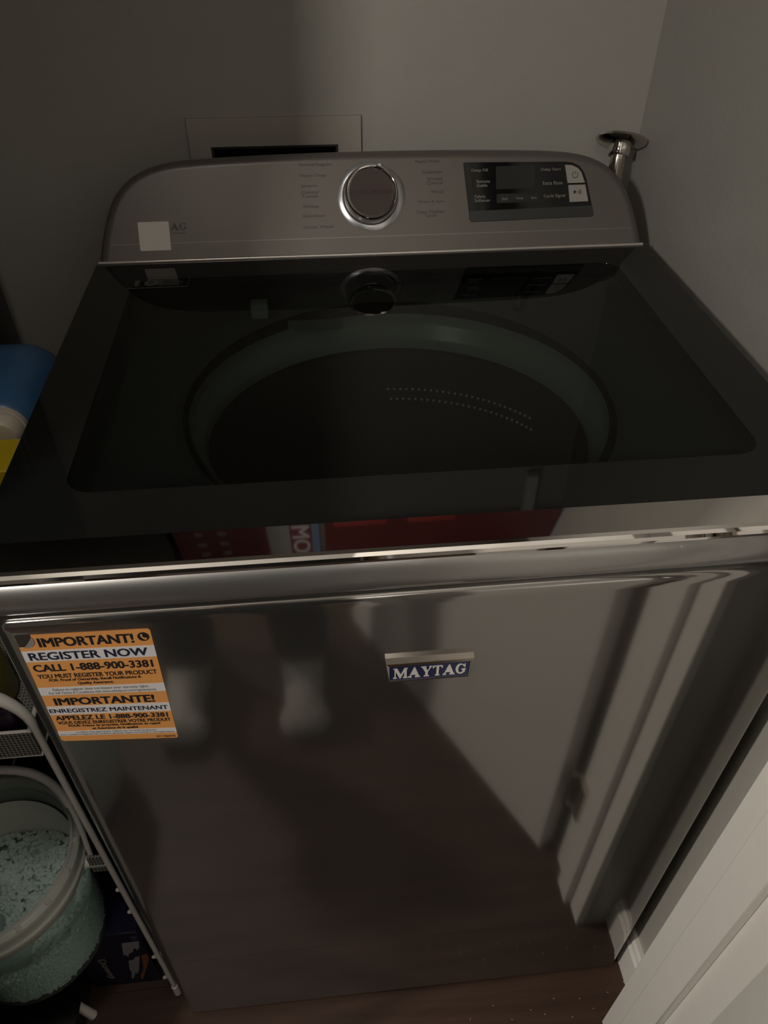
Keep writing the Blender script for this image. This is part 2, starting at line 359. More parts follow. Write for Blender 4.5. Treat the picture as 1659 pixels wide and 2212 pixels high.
# cabinet: front panel with rounded edges, sides, back, hollow inside
def cabinet():
    pl = [(-HW, 0.60), (-HW, 0.012)]
    for k in range(1, 7):
        a = math.radians(180+90*k/6); pl.append((-HW+0.012+0.012*math.cos(a), 0.012+0.012*math.sin(a)))
    for k in range(7):
        a = math.radians(270+90*k/6); pl.append((HW-0.012+0.012*math.cos(a), 0.012+0.012*math.sin(a)))
    pl += [(HW, 0.60)]
    pl = [pl[0], (-HW, 0.016)]+pl[1:8]+[(-HW+0.018, 0.0), (HW-0.018, 0.0)]+pl[8:-1]+[(HW, 0.016), pl[-1]]
    n = len(pl)
    lv = [(0.015, 0.0), (0.944, 0.0), (0.948, 0.0), (0.952, 0.0008), (0.9555, 0.003), (0.957, 0.007)]
    vs = []
    for z, ins in lv:
        for x, y_ in pl:
            cx, cy = 0, 0.31
            vs.append((x-math.copysign(ins, x) if abs(x) > HW-0.013 else x, y_+ins if y_ < 0.013 else y_, z))
    fs = []
    for L_ in range(len(lv)-1):
        for i in range(n): fs.append((L_*n+i, L_*n+(i+1) % n, (L_+1)*n+(i+1) % n, (L_+1)*n+i))
    fs.append(tuple(range(n)))
    o = mk('cabinet', vs, fs, STEEL, W)
    return sm(o, 60)
cabinet()
for x in (-0.31, 0.31):
    for y_ in (0.05, 0.57): lathe('foot', [(0, 0), (0.02, 0), (0.02, 0.006), (0.008, 0.008), (0.008, 0.018), (0, 0.018)], BLACK, W, 20, Matrix.Translation((x, y_, 0)))
box('seam_strip', -HW+0.006, HW-0.006, 0.008, 0.02, 0.950, 0.968, BLACK, W)
# cowl: rounded rail under the lid, runs round the front; top deck with a round opening
cw = []
for t in range(0, 13):
    a = math.radians(-62+t*12.5)   # bulging front
    cw.append((0.016-0.024*math.cos(a)*1.0, 0.983+0.0245*math.sin(a)))
prof = [(0.060, 0.962), (0.008, 0.960)]+cw+[(0.03, 1.008), (0.060, 1.008)]
extrude_profile_x('cowl', prof, -HW, HW, COWL, W)
bm = bmesh.new()
for s in (-1, 1): addbox(bm, min(s*HW, s*(HW-0.018)), max(s*HW, s*(HW-0.018)), 0.06, 0.60, 0.960, 1.010, 0.004, 2)
addbox(bm, -HW+0.018, HW-0.018, 0.515, 0.60, 0.960, 1.010)
sm(frombm('deck_rail', bm, COWL, W))
def deck():
    N = 72; cx, cy, r = 0.0, 0.262, 0.222; X0, X1, Y0, Y1, z = -HW+0.018, HW-0.018, 0.06, 0.515, 0.985
    vs = []; fs = []
    for i in range(N):
        a = 2*math.pi*i/N; ca, sa = math.cos(a), math.sin(a)
        ts = [((X1-cx)/ca if ca > 0 else (X0-cx)/ca) if abs(ca) > 1e-6 else 9, ((Y1-cy)/sa if sa > 0 else (Y0-cy)/sa) if abs(sa) > 1e-6 else 9]
        t = min(ts); ri = min(r, t-0.012)
        vs += [(cx+ca*t, cy+sa*t, z), (cx+ca*(ri+0.01), cy+sa*(ri+0.01), z-0.002), (cx+ca*ri, cy+sa*ri, z-0.014)]
    for i in range(N):
        j = (i+1) % N
        for k in range(2): fs.append((3*i+k, 3*j+k, 3*j+k+1, 3*i+k+1))
    return sm(mk('top_deck', vs, fs, DECK, W), 60)
deck()
TM = Matrix.Translation((0, 0.262, 0))
def squash(o, cx, cy, ky):
    for v in o.data.vertices: v.co.y = cy+(v.co.y-cy)*ky
tr = lathe('tub_ring', [(0.217, 0.966), (0.217, 0.957), (0.214, 0.951), (0.206, 0.940), (0.2035, 0.935), (0.2035, 0.925)], TUBW, W, 72, TM)
squash(tr, 0, 0.262, 0.92)
bk = lathe('wash_basket', [(0.2075, 0.924), (0.214, 0.86), (0.216, 0.80), (0.216, 0.50), (0.205, 0.46), (0, 0.455)], BASK, W, 72, TM)
squash(bk, 0, 0.262, 0.86)
ag = lathe('wash_plate', [(0.0, 0.545), (0.022, 0.54), (0.03, 0.50), (0.08, 0.478), (0.16, 0.468), (0.165, 0.457), (0, 0.457)], TUBW, W, 48, TM)
squash(ag, 0, 0.262, 0.9)
bm = bmesh.new()
for rz, zz in ((0, 0.868), (1, 0.852)):
    for k in range(1, 27):
        a = math.radians(90-k*2.2-(1.1 if rz else 0)); x, y_ = (0.2135 if rz else 0.2120)*math.cos(a), (0.2135 if rz else 0.2120)*0.86*math.sin(a)
        bmesh.ops.create_uvsphere(bm, u_segments=8, v_segments=5, radius=0.0018, matrix=Matrix.Translation((x*0.993, 0.262+y_*0.993, zz)))
h = frombm('drain_hole_glints', bm, HOLE, W, True); h['kind'] = 'stuff'  # highlights of the drain holes, put in as pale beads
box('lid_latch', -0.156, -0.136, 0.422, 0.440, 0.985, 1.003, mat('latch_grey', (0.45, 0.45, 0.43), 0.4), W, bev=0.002)
tube('hinge_pin', [(0.158, 0.412, 0.99), (0.163, 0.43, 1.0), (0.178, 0.452, 1.004)], [0.004, 0.0035, 0.002], CHROME_R, W)
box('lint_label', -0.115, -0.06, 0.435, 0.4365, 0.962, 0.975, GREYT, W)

# lid: dark glass frame, smoked window, chrome front edge
LX, LY0, LY1, LZ = 0.3365, 0.009, 0.494, 1.0290
lid_in = rrect(-0.286, 0.281, 0.063, 0.445, 0.022, 6)
def lid_frame():
    out = rrect(-LX, LX, LY0, LY1, 0.004, 6)
    n = len(out); vs = [(x, y_, LZ) for x, y_ in out]+[(x, y_, LZ) for x, y_ in lid_in]+[(x*1.0, y_, LZ-0.014) for x, y_ in out]+[(x, y_, LZ-0.014) for x, y_ in lid_in]
    fs = []
    for i in range(n):
        j = (i+1) % n
        fs += [(i, j, n+j, n+i), (2*n+i, 2*n+j, j, i), (n+i, n+j, 3*n+j, 3*n+i), (2*n+i, 3*n+i, 3*n+j, 2*n+j)]
    o = mk('lid', vs, fs, LIDF, W)
    bm = bmesh.new(); bm.from_mesh(o.data)
    es = [e for e in bm.edges if all(v.co.z > LZ-0.001 for v in e.verts) and all(abs(v.co.x) > LX-0.005 or v.co.y < LY0+0.001 or v.co.y > LY1-0.001 for v in e.verts) and len(e.link_faces) == 2 and any(abs(f.normal.z) < 0.5 for f in e.link_faces)]
    bmesh.ops.bevel(bm, geom=es, offset=0.0015, segments=2, affect='EDGES', clamp_overlap=True)
    bm.to_mesh(o.data); bm.free(); return sm(o, 30)
lid = lid_frame()
plate('lid_window', lid_in, GLASS, lid, t=0.004, base=LZ-0.0042)
pr = [(0.0105, 1.0292), (-0.0145, 1.0248), (-0.0175, 1.0238), (-0.0198, 1.0218), (-0.0208, 1.0190), (-0.0200, 1.0160), (-0.0175, 1.0140), (-0.012, 1.0130), (0.0105, 1.0130)]
o = extrude_profile_x('lid_front_trim', pr, -LX-0.002, LX+0.002, CHROME, lid); sm(o, 6)
# print on the lid: thin outlined badge with 10
def Flid(u, v, w_): return Vector((u, v, LZ+w_))
tb = bmesh.new()
bq = [(-0.291, 0.423), (-0.224, 0.423), (-0.222, 0.451), (-0.285, 0.451)]
for (a, b, th) in ((0, 1, 0.0022), (1, 2, 0.0006), (2, 3, 0.0004)):
    p, q = Vector((*bq[a], 0)), Vector((*bq[b], 0)); d = (q-p).normalized(); n_ = Vector((-d.y, d.x, 0))*th/2
    vs = [tb.verts.new((*(p-n_).xy, LZ+0.0002)), tb.verts.new((*(q-n_).xy, LZ+0.0002)), tb.verts.new((*(q+n_).xy, LZ+0.0002)), tb.verts.new((*(p+n_).xy, LZ+0.0002))]; tb.faces.new(vs)
LPR = mat('lid_print', (0.055, 0.052, 0.05), 0.5)
frombm('printed_border', tb, LPR, lid)
lettering('10', LPR, lid, Flid, -0.283, -0.257, 0.428, 0.015, bold=0.03)
lettering('YEAR\nLIMITED PARTS\nWARRANTY', mat('lid_print_dim', (0.028, 0.027, 0.026), 0.5), lid, Flid, -0.252, -0.229, 0.428, 0.016)

# ---- console
PH = math.radians(60); FY0, FZ0 = 0.495, 1.03
def Fc(u, v, w_=0): return Vector((u, FY0+v*math.cos(PH)-w_*math.sin(PH), FZ0+v*math.sin(PH)+w_*math.cos(PH)))
outl = [(-0.3345, -0.010), (-0.3345, -0.002), (-0.3290, 0.0247), (-0.3195, 0.0555), (-0.3090, 0.0757), (-0.2930, 0.0925), (-0.2700, 0.1048), (-0.2428, 0.1115), (-0.20, 0.1142), (-0.15, 0.1158), (-0.09, 0.1172), (0, 0.118)]
outl = outl+[(-u, v) for u, v in reversed(outl[:-1])]
def subdiv(p, it=2):
    for _ in range(it):
        q = [p[0]]
        for i in range(len(p)-1):
            a, b = p[i], p[i+1]
            if i > 0: q.append((a[0]*0.75+b[0]*0.25, a[1]*0.75+b[1]*0.25))
            if i < len(p)-2: q.append((a[0]*0.25+b[0]*0.75, a[1]*0.25+b[1]*0.75))
        q.append(p[-1]); p = q
    return p
outl = subdiv(outl)
def console():
    n = len(outl); vs = []
    def inset(k):
        r = []
        for i, (u, v) in enumerate(outl):
            a, b = outl[max(i-1, 0)], outl[min(i+1, n-1)]; dx, dy = b[0]-a[0], b[1]-a[1]; l = math.hypot(dx, dy) or 1
            r.append((u+dy/l*k, v-dx/l*k if i not in (0, n-1) else v))
        return r
    R0 = 0.010; rings = []
    rings.append([Fc(u, v, 0) for u, v in inset(R0+0.002)])
    for t in (0, 30, 60, 90):
        a = math.radians(t); rings.append([Fc(u, v, -R0*(1-math.sin(math.radians(90-t)))) for u, v in inset(R0*(1-math.sin(a)))])
    base = rings[-1]
    for dy, dz in ((0.012, -0.003), (0.04, -0.014), (0.098, -0.05)):
        rings.append([Vector((p.x*(1-0.02*dy/0.12), min(p.y+dy, 0.612), max(p.z+dz*max(0, (p.z-FZ0)/0.1), 1.0))) for p in base])
    for r in rings: vs += r
    m = len(rings); fs = []
    for k in range(m-1):
        for i in range(n-1): fs.append((k*n+i, k*n+i+1, (k+1)*n+i+1, (k+1)*n+i))
    fs.append(tuple(range(n))); fs.append(tuple((m-1)*n+i for i in range(n))[::-1])
    return sm(mk('console', vs, fs, CONS, W), 35)
con = console()
# crease, and a paler strip that paints the light on the bottom edge
plate('console_crease', [(-0.318, 0.0185), (0.318, 0.0185), (0.3175, 0.0198), (-0.3175, 0.0198)], CONS_D, con, t=0.0003, F=Fc)
tube('console_lit_edge', [Fc(-0.333, -0.001, 0.001), Fc(0.333, -0.001, 0.001)], 0.0022, mat('lit_edge_pale', (0.62, 0.58, 0.54), 0.25, metal=0.7), con)
# sticker with plain face (its code is left out) and the covered word
st = plate('white_sticker', rrect(-0.2835, -0.2475, 0.0115, 0.0440, 0.0015, 3), mat('sticker_white', (0.62, 0.60, 0.56), 0.5), con, t=0.0003, F=Fc, base=0.0001)
st['label'] = 'small square white sticker'
lettering('WASHER', DARKT, con, Fc, -0.2465, -0.2290, 0.0295, 0.0018)
# cycle names
for s, u0, u1, v, hh in (('Normal/Regular', -0.0905, -0.0500, 0.1000, .0042), ('Heavy Duty', -0.0897, -0.0580, 0.0880, .0042), ('Jeans', -0.0890, -0.0700, 0.0770, .0036), ('Colors/\nTowels', -0.0890, -0.0680, 0.0655, .0082),
        ('Whites', -0.0885, -0.0690, 0.0540, .0036), ('Bulky/Sheets', -0.0885, -0.0620, 0.0425, .0042), ('Quick Wash', -0.0890, -0.0530, 0.0300, .0042)):
    lettering(s, DARKT, con, Fc, u0, u1, v, hh, bold=0.012)
for s, u0, u1, v, hh in (('Rapid Wash', 0.0494, 0.0791, 0.1005, .0042), ('Delicates', 0.0574, 0.0816, 0.0890, .0036), ('Wrinkle\nControl', 0.0621, 0.0823, 0.0765, .0082), ('Wool', 0.0667, 0.0826, 0.0665, .0036),
        ('Drain & Spin', 0.0511, 0.0834, 0.0550, .0038), ('Clean Washer\n       Cycle', 0.0478, 0.0835, 0.0385, .0088)):
    lettering(s, DARKT, con, Fc, u0, u1, v, hh, bold=0.012)
# control panel
pp = [(0.1075, 0.0990), (0.1090, 0.1005), (0.2303, 0.0985), (0.2420, 0.0975), (0.2510, 0.0935), (0.2565, 0.0870), (0.2600, 0.0790), (0.2700, 0.0365), (0.2680, 0.0340), (0.1165, 0.0320), (0.1140, 0.0345)]
cpn = plate('control_panel', pp, BLACKG, con, t=0.0006, F=Fc, base=-0.0001)
plate('panel_ledge', [(0.1135, 0.0445), (0.2680, 0.0470), (0.2695, 0.0370), (0.2680, 0.0345), (0.1165, 0.0325), (0.1145, 0.0345)], mat('ledge_grey', (0.03, 0.03, 0.029), 0.3), cpn, t=0.0009, F=Fc)
plate('display', rrect(0.1475, 0.1950, 0.0690, 0.0950, 0.001, 2), LCD, cpn, t=0.0002, F=Fc, base=0.0005)
plate('button_row', rrect(0.1480, 0.2010, 0.0530, 0.0635, 0.001, 2), mat('row_grey', (0.012, 0.012, 0.011), 0.3), cpn, t=0.0002, F=Fc, base=0.0005)
def Fp(u, v, w_): return Fc(u, v, w_+0.0007)
for s, u0, u1, v, hh in (('Deep Fill', .1173, .1374, .0885, .0042), ('Remote\nEnable', .1235, .1398, .0720, .0082), ('Fabric\nSoftener', .1205, .1400, .0548, .0082), ('Delay Start', .2032, .2282, .0875, .0042),
        ('Extra Rinse', .2054, .2304, .0722, .0042), ('Cycle Signal', .2065, .2335, .0568, .0044), ('Soil', .1545, .1610, .0560, .0034), ('Temp', .1715, .1810, .0560, .0034), ('Spin', .1905, .1975, .0560, .0034)):
    lettering(s, GREYT, cpn, Fp, u0, u1, v, hh, bold=0.01)
b1 = plate('power_button', [(0.2330, 0.0945), (0.2420, 0.0938), (0.2490, 0.0905), (0.2535, 0.0855), (0.2580, 0.0735), (0.2365, 0.0735)], BTN, cpn, t=0.0018, F=Fc)
b2 = plate('start_button', [(0.2372, 0.0712), (0.2585, 0.0712), (0.2625, 0.0518), (0.2392, 0.0515)], BTN, cpn, t=0.0018, F=Fc)
rp = [Fc(0.2455+0.0036*math.cos(math.radians(a)), 0.0828+0.0036*math.sin(math.radians(a)), 0.0021) for a in range(125, 416, 15)]
tube('power_symbol', rp, 0.0004, DARKT, cpn, seg=6); tube('power_symbol', [Fc(0.2455, 0.0835, 0.0021), Fc(0.2455, 0.0870, 0.0021)], 0.0004, DARKT, cpn, seg=6)
plate('play_symbol', [(0.2440, 0.0655), (0.2440, 0.0605), (0.2482, 0.0630)], INK, cpn, t=0.0001, F=Fc, base=0.0018)
for dx in (0.0, 0.0022): plate('pause_symbol', rrect(0.2500+dx, 0.2512+dx, 0.0605, 0.0655, 0.0002, 1), DARKT, cpn, t=0.0001, F=Fc, base=0.0018)
# knob
KM = Matrix.Translation(Fc(-0.0065, 0.0655))@Matrix.Rotation(PH, 4, 'X')
lathe('knob_dish', [(0.040, 0.0002), (0.0375, 0.0014), (0.034, 0.0020), (0.0325, 0.0006), (0.0, 0.0006)], mat('dish_satin', (0.55, 0.56, 0.57), 0.22, metal=0.8), con, 64, KM)
kb = lathe('knob', [(0.0325, 0.0015), (0.0325, 0.004), (0.0318, 0.018), (0.0310, 0.0225), (0.0290, 0.0245), (0.0272, 0.0240), (0.0262, 0.0228)], CHROME, con, 64, KM)
lathe('knob_face', [(0.0262, 0.0228), (0.018, 0.0224), (0.0, 0.0224)], KNOBF, kb, 64, KM)
lathe('knob_pointer', [(0, 0.006), (0.002, 0.006), (0.0026, 0.004), (0.0026, 0.0), (0, 0)], mat('pointer_light', (0.7, 0.7, 0.7), 0.3), con, 16, Matrix.Translation(Fc(0.0055, 0.0985))@Matrix.Rotation(PH, 4, 'X'))
def Fk(u, v, w_): return KM@Vector((u, v, 0.0225+w_))
lettering('EXTRA POWER', REDT, kb, Fk, -0.0245, 0.0245, -0.0025, 0.0052, bold=0.02)

# ---- front badge
def Ff(u, v, w_): return Vector((u, -w_, v))
def bil(C, u, v):
    return ((1-v)*((1-u)*C[0][0]+u*C[1][0])+v*((1-u)*C[3][0]+u*C[2][0]), (1-v)*((1-u)*C[0][1]+u*C[1][1])+v*((1-u)*C[3][1]+u*C[2][1]))
bd = thing_badge = mk('badge', *(lambda: (
    [Ff(u, v, w_) for (u, v, w_) in [(-0.041, 0.847, 0), (0.0355, 0.846, 0), (0.0365, 0.8765, 0), (-0.0415, 0.8765, 0),
     (-0.0395, 0.8475, 0.004), (0.0345, 0.8470, 0.004), (0.0360, 0.8755, 0.006), (-0.0410, 0.8755, 0.006),
     (-0.0378, 0.8492, 0.0046), (0.0326, 0.8490, 0.0046), (0.0330, 0.8712, 0.0055), (-0.0382, 0.8712, 0.0055),
     (-0.0378, 0.8492, 0.0034), (0.0326, 0.8490, 0.0034), (0.0330, 0.8712, 0.0038), (-0.0382, 0.8712, 0.0038)]],
    [(0, 1, 2, 3), (0, 1, 5, 4), (1, 2, 6, 5), (2, 3, 7, 6), (3, 0, 4, 7), (4, 5, 9, 8), (5, 6, 10, 9), (6, 7, 11, 10), (7, 4, 8, 11), (8, 9, 13, 12), (9, 10, 14, 13), (10, 11, 15, 14), (11, 8, 12, 15)]))(), CHROME_R, W)
bd['label'] = 'chrome framed navy badge reading MAYTAG'
def Fb(u, v, w_): return Vector((u, -(0.0036+w_), v))
plate('badge_field', [(-0.0378, 0.8492), (0.0326, 0.8490), (0.0330, 0.8712), (-0.0382, 0.8712)], NAVY, bd, t=0.0003, F=lambda u, v, w_: Vector((u, -(0.0034+0.0002*((v-0.849)/0.022)+w_), v)))
# serif capitals, drawn as polygons in a 0..1 by 0..1 box
GL = {
 'M': [[(0,0),(.26,0),(.26,.07),(.17,.07),(.17,.70),(.44,0),(.52,0),(.76,.66),(.76,.07),(.68,.07),(.68,0),(1,0),(1,.07),(.93,.07),(.93,.93),(1,.93),(1,1),(.76,1),(.53,.36),(.27,1),(0,1),(0,.93),(.09,.93),(.09,.07),(0,.07)]],
 'A': [[(0, 0), (.30, 0), (.30, .07), (.20, .07), (.26, .26), (.58, .26), (.66, .07), (.56, .07), (.56, 0), (1, 0), (1, .07), (.93, .07), (.56, 1), (.46, 1), (.10, .07), (0, .07)]],
 'Y': [[(.28, 0), (.74, 0), (.74, .07), (.62, .07), (.62, .45), (.90, .93), (1, .93), (1, 1), (.70, 1), (.70, .93), (.80, .93), (.60, .55), (.40, .93), (.48, .93), (.48, 1), (0, 1), (0, .93), (.10, .93), (.40, .42), (.40, .07), (.28, .07)]],
 'T': [[(.27, 0), (.73, 0), (.73, .07), (.62, .07), (.62, .92), (.82, .92), (.94, .74), (1, .74), (1, 1), (0, 1), (0, .74), (.06, .74), (.18, .92), (.38, .92), (.38, .07), (.27, .07)]],
}
def gG():
    p = []
    for a in range(48, 360-42, 18): p.append((.5+.5*math.cos(math.radians(a)), .5+.5*math.sin(math.radians(a))))
    p += [(.92, .18), (.92, .40), (1, .40), (1, .47), (.58, .47), (.58, .40), (.70, .40), (.70, .12)]
    for a in range(300, 50, -18): p.append((.52+.27*math.cos(math.radians(a)), .5+.42*math.sin(math.radians(a))))
    p += [(.86, .66), (.93, .66), (.93, 1), (.87, 1), (.84, .90)]
    return p
GL['G'] = [gG()]
def serif(word, m, parent, F, u0, u1, v0, h_, t=0.0008, slope=0.0):
    wd = {'M': 1.25, 'A': 1.05, 'Y': .98, 'T': .85, 'G': .90}; sp = .05
    tot = sum(wd[c_] for c_ in word)+sp*(len(word)-1); k = (u1-u0)/tot; x = u0; bm = bmesh.new()
    for c_ in word:
        for poly in GL[c_]:
            lo = [bm.verts.new(F(x+a*wd[c_]*k, v0+b*h_, 0)) for a, b in poly]; hi = [bm.verts.new(F(x+a*wd[c_]*k, v0+b*h_, t)) for a, b in poly]
            n = len(poly); bm.faces.new(hi); 
            for i in range(n): bm.faces.new((lo[i], lo[(i+1) % n], hi[(i+1) % n], hi[i]))
        x += (wd[c_]+sp)*k
    bm.normal_update(); bmesh.ops.recalc_face_normals(bm, faces=bm.faces)
    bmesh.ops.triangulate(bm, faces=[f for f in bm.faces if len(f.verts) > 4], ngon_method='EAR_CLIP')
    me = bpy.data.meshes.new('lettering'); bm.to_mesh(me); bm.free(); me.materials.append(m)
    o = bpy.data.objects.new('lettering', me); col.objects.link(o); o.parent = parent; return o
serif('AG', mat('grey_letter', (0.05, 0.046, 0.042), 0.4, metal=0.3), con, Fc, -0.2460, -0.2272, 0.0335, 0.0085, t=0.0003)
serif('MAYTAG', mat('badge_letters', (0.75, 0.72, 0.68), 0.35, metal=0.3), bd, Fb, -0.0345, 0.0300, 0.8525, 0.0140)

# ---- orange label on the front
SC = [(-0.332, 0.942), (-0.229, 0.939), (-0.233, 0.784), (-0.335, 0.794)]
def Fs(u, v, w_):
    x, z = bil(SC, u, v); return Vector((x, -w_-0.0003, z))
out = [(0.118, 0.0), (0.985, 0.0), (1, 0.012), (1, 0.985), (0.985, 1), (0.02, 1), (0, 0.985), (0.0, 0.098), (0.06, 0.098), (0.10, 0.085), (0.118, 0.05)]
sk = plate('warning_sticker', out, ORANGE, W, t=0.0002, F=Fs); sk['label'] = 'orange and white registration sticker with a peeled corner'
for a, b in ((0.132, 0.225), (0.458, 0.531), (0.640, 0.722), (0.894, 0.943)):
    plate('white_stripe', [(0, a), (1, a), (1, b), (0, b)], WHITE, sk, t=0.00015, F=Fs, base=0.0002)
def Ft(u, v, w_): return Fs(u, v, w_+0.00036)
def sl(s, u0, u1, va, vb, b, m=INK): lettering(s, m, sk, Ft, u0, u1, vb, va-vb, bold=b, t=0.0001)
sl('IMPORTANT!', .150, .862, .030, .104, .035)
sl('REGISTER NOW', .040, .942, .147, .212, .03, mat('navy_ink', (0.012, 0.015, 0.035), 0.5))
sl('CALL 1-888-900-3381', .033, .955, .250, .312, .03)
sl('YOU MUST REGISTER YOUR PRODUCT', .040, .968, .336, .373, .02)
sl('FOR: Proof of Ownership, Recall Notifications &', .115, .832, .380, .410, .02)
sl('Quality Assurance.', .324, .608, .414, .444, .02)
sl('Failure to register does not impact your warranty rights.', .111, .873, .468, .496, .01, GREYT)
sl('For full Terms & Conditions visit www.whirlpool.com/registerterms', .070, .925, .500, .527, .01, GREYT)
sl('IMPORTANTE!', .080, .890, .560, .629, .035)
sl('ENREGISTREZ MAINTENANT', .010, .980, .665, .703, .025, mat('navy_ink_2', (0.012, 0.015, 0.035), 0.5))
sl('APPELEZ LE 1-888-900-3381', .031, .963, .734, .779, .03)
sl('VOUS DEVEZ ENREGISTRER VOTRE PRODUIT', .033, .975, .790, .822, .02)
sl('POUR: Preuve de propriété, Notifications de rappel', .112, .878, .828, .856, .02)
sl('et Assurance de la qualité', .299, .683, .860, .889, .02)
sl("Le défaut d'enregistrement n'affecte pas vos droits de garantie.", .154, .831, .898, .918, .005, GREYT)
sl('Pour connaître l\'intégralité des conditions générales, visitez www.whirlpool.com/registerterms', .017, .978, .921, .939, .005, GREYT)
sl('W11786007B', .813, .980, .968, .988, .0)
# phone emblem: black disc with a receiver
ce = [(.938+.045*math.cos(math.radians(a)), .060+.034*math.sin(math.radians(a))) for a in range(0, 360, 15)]
plate('emblem_disc', ce, INK, sk, t=0.0001, F=Fs, base=0.0003)
hs = [(.918, .040), (.930, .038), (.934, .052), (.928, .056), (.942, .071), (.950, .066), (.962, .072), (.960, .082), (.945, .084), (.928, .074), (.918, .058)]
plate('emblem_receiver', hs, ORANGE, sk, t=0.0001, F=Fs, base=0.00042)
# peeled corner: flap folded over
plate('peeled_flap', [(0.118, 0.018), (0.128, 0.030), (0.130, 0.055), (0.120, 0.078), (0.098, 0.094), (0.060, 0.102), (0.036, 0.099), (0.060, 0.080), (0.090, 0.052)], mat('flap_grey', (0.22, 0.205, 0.19), 0.3), sk, t=0.0002, F=lambda u, v, w_: Fs(u, v, w_+0.0006))
plate('adhesive_patch', [(0, 0), (0.118, 0.0), (0.118, 0.05), (0.06, 0.098), (0.0, 0.098)], mat('patch_brown', (0.035, 0.027, 0.024), 0.4), sk, t=0.0001, F=Fs, base=-0.0001)
reparent(W)
# sub-parts are parented to parts whose own matrix stays identity

# ================================================================ cart on the left
ca = thing('utility_cart', 'slim white metal rolling cart with arched handle between the washer and the wall', 'cart', loc=(-0.5, 0.27, 0))
def arch(y_):
    xr, xl = -0.376, -0.688; pts = [(xr+0.005, y_, 0.030), (xr+0.004, y_, 0.2), (xr+0.002, y_, 0.45), (xr, y_, 0.765)]; rad = [0.0038, 0.0038, 0.0036, 0.0036]
    for k in range(0, 10):
        a = math.radians(10*k+3); pts.append((xr-0.06+0.06*math.cos(min(a, math.pi/2)), y_, 0.772+0.060*math.sin(min(a, math.pi/2)))); rad.append(0.0045+0.0035*k/9)
    pts.append(((xr+xl)/2, y_, 0.836)); rad.append(0.0085)
    pts += [(xl-(p[0]-xr), p[1], p[2]) for p in reversed(pts[:-1])]; rad += list(reversed(rad[:-1]))
    return tube('frame', pts, rad, WPOST, ca, 14)
f1 = arch(0.036); f2 = arch(0.50)
for z in (0.395, 0.325, 0.158, 0.070): tube('clip', [(-0.374, 0.038, z+0.006), (-0.3795, 0.037, z), (-0.374, 0.038, z-0.006)], [0.0015, 0.0032, 0.0015], WPOST, ca, 8)
bm = bmesh.new()
addbox(bm, -0.679, -0.385, 0.040, 0.043, 0.712, 0.752); addbox(bm, -0.679, -0.385, 0.493, 0.496, 0.712, 0.752); addbox(bm, -0.388, -0.385, 0.043, 0.493, 0.712, 0.752); addbox(bm, -0.679, -0.676, 0.043, 0.493, 0.712, 0.752); addbox(bm, -0.676, -0.388, 0.043, 0.493, 0.712, 0.715)
tr_ = frombm('tray', bm, PERF, ca)
for z in (0.7525, 0.7115): tube('tray_rim', [(-0.386, 0.495, z), (-0.386, 0.0415, z), (-0.678, 0.0415, z), (-0.678, 0.495, z)], 0.0028, WPOST, tr_, 8)
bm = bmesh.new(); addbox(bm, -0.396, -0.377, 0.036, 0.040, 0.452, 0.488); frombm('side_bracket', bm, PERF, ca)
tube('bracket_rim', [(-0.377, 0.035, 0.470), (-0.396, 0.035, 0.470)], 0.0022, PERF, ca, 8)
tube('side_rail', [(-0.377, 0.04, 0.12), (-0.377, 0.50, 0.12)], 0.003, WPOST, ca, 8); tube('side_rail', [(-0.687, 0.04, 0.12), (-0.687, 0.50, 0.12)], 0.003, WPOST, ca, 8)
for x in (-0.371, -0.693):
    for y_ in (0.036, 0.50): lathe('foot', [(0, 0.032), (0.0052, 0.031), (0.0058, 0.0), (0, 0.0)], WPOST, ca, 16, Matrix.Translation((x, y_, 0)))
reparent(ca)
# the crate and the carton that carry the bucket
cr = thing('black_crate', 'black plastic crate under the left side of the bucket of beads', 'crate', loc=(-0.60, 0.12, 0))
bm = bmesh.new()
addbox(bm, -0.674, -0.512, 0.028, 0.21, 0.0, 0.006); addbox(bm, -0.674, -0.670, 0.028, 0.21, 0.006, 0.198); addbox(bm, -0.516, -0.512, 0.028, 0.21, 0.006, 0.198); addbox(bm, -0.670, -0.516, 0.028, 0.032, 0.006, 0.198); addbox(bm, -0.670, -0.516, 0.206, 0.21, 0.006, 0.198)
frombm('crate_body', bm, BLACK, cr); box('crate_lid', -0.677, -0.5095, 0.025, 0.213, 0.198, 0.2035, BLACK, cr, bev=0.002)
reparent(cr)
dn = thing('softener_carton', 'navy blue carton reading Downy standing on the floor under the bucket', 'carton', loc=(-0.47, 0.15, 0))
box('carton', -0.507, -0.398, 0.056, 0.235, 0.0, 0.2035, NAVYB, dn, bev=0.002, seg=1)
def Fd(u, v, w_): return Vector((u, 0.056-w_, v))
lettering('Downy', mat('silver_print', (0.36, 0.36, 0.34), 0.4), dn, Fd, -0.478, -0.464, 0.030, 0.085, bold=0.02, rot=-90)
SV = mat('pale_print', (0.33, 0.33, 0.37), 0.5)
def sc_(p): return [(u, v*0.78) for u, v in p]
plate('printed_block', sc_([(-0.427, 0.216), (-0.4015, 0.218), (-0.405, 0.189), (-0.412, 0.173), (-0.410, 0.185), (-0.414, 0.186), (-0.418, 0.171), (-0.426, 0.160), (-0.428, 0.145), (-0.430, 0.157), (-0.434, 0.158), (-0.432, 0.175)]), SV, dn, t=0.0003, F=Fd)
plate('printed_block', sc_([(-0.420, 0.140), (-0.412, 0.143), (-0.424, 0.074), (-0.430, 0.050), (-0.4305, 0.064), (-0.441, 0.024), (-0.442, 0.033), (-0.4365, 0.068), (-0.438, 0.076), (-0.432, 0.125), (-0.424, 0.128)]), SV, dn, t=0.0003, F=Fd)
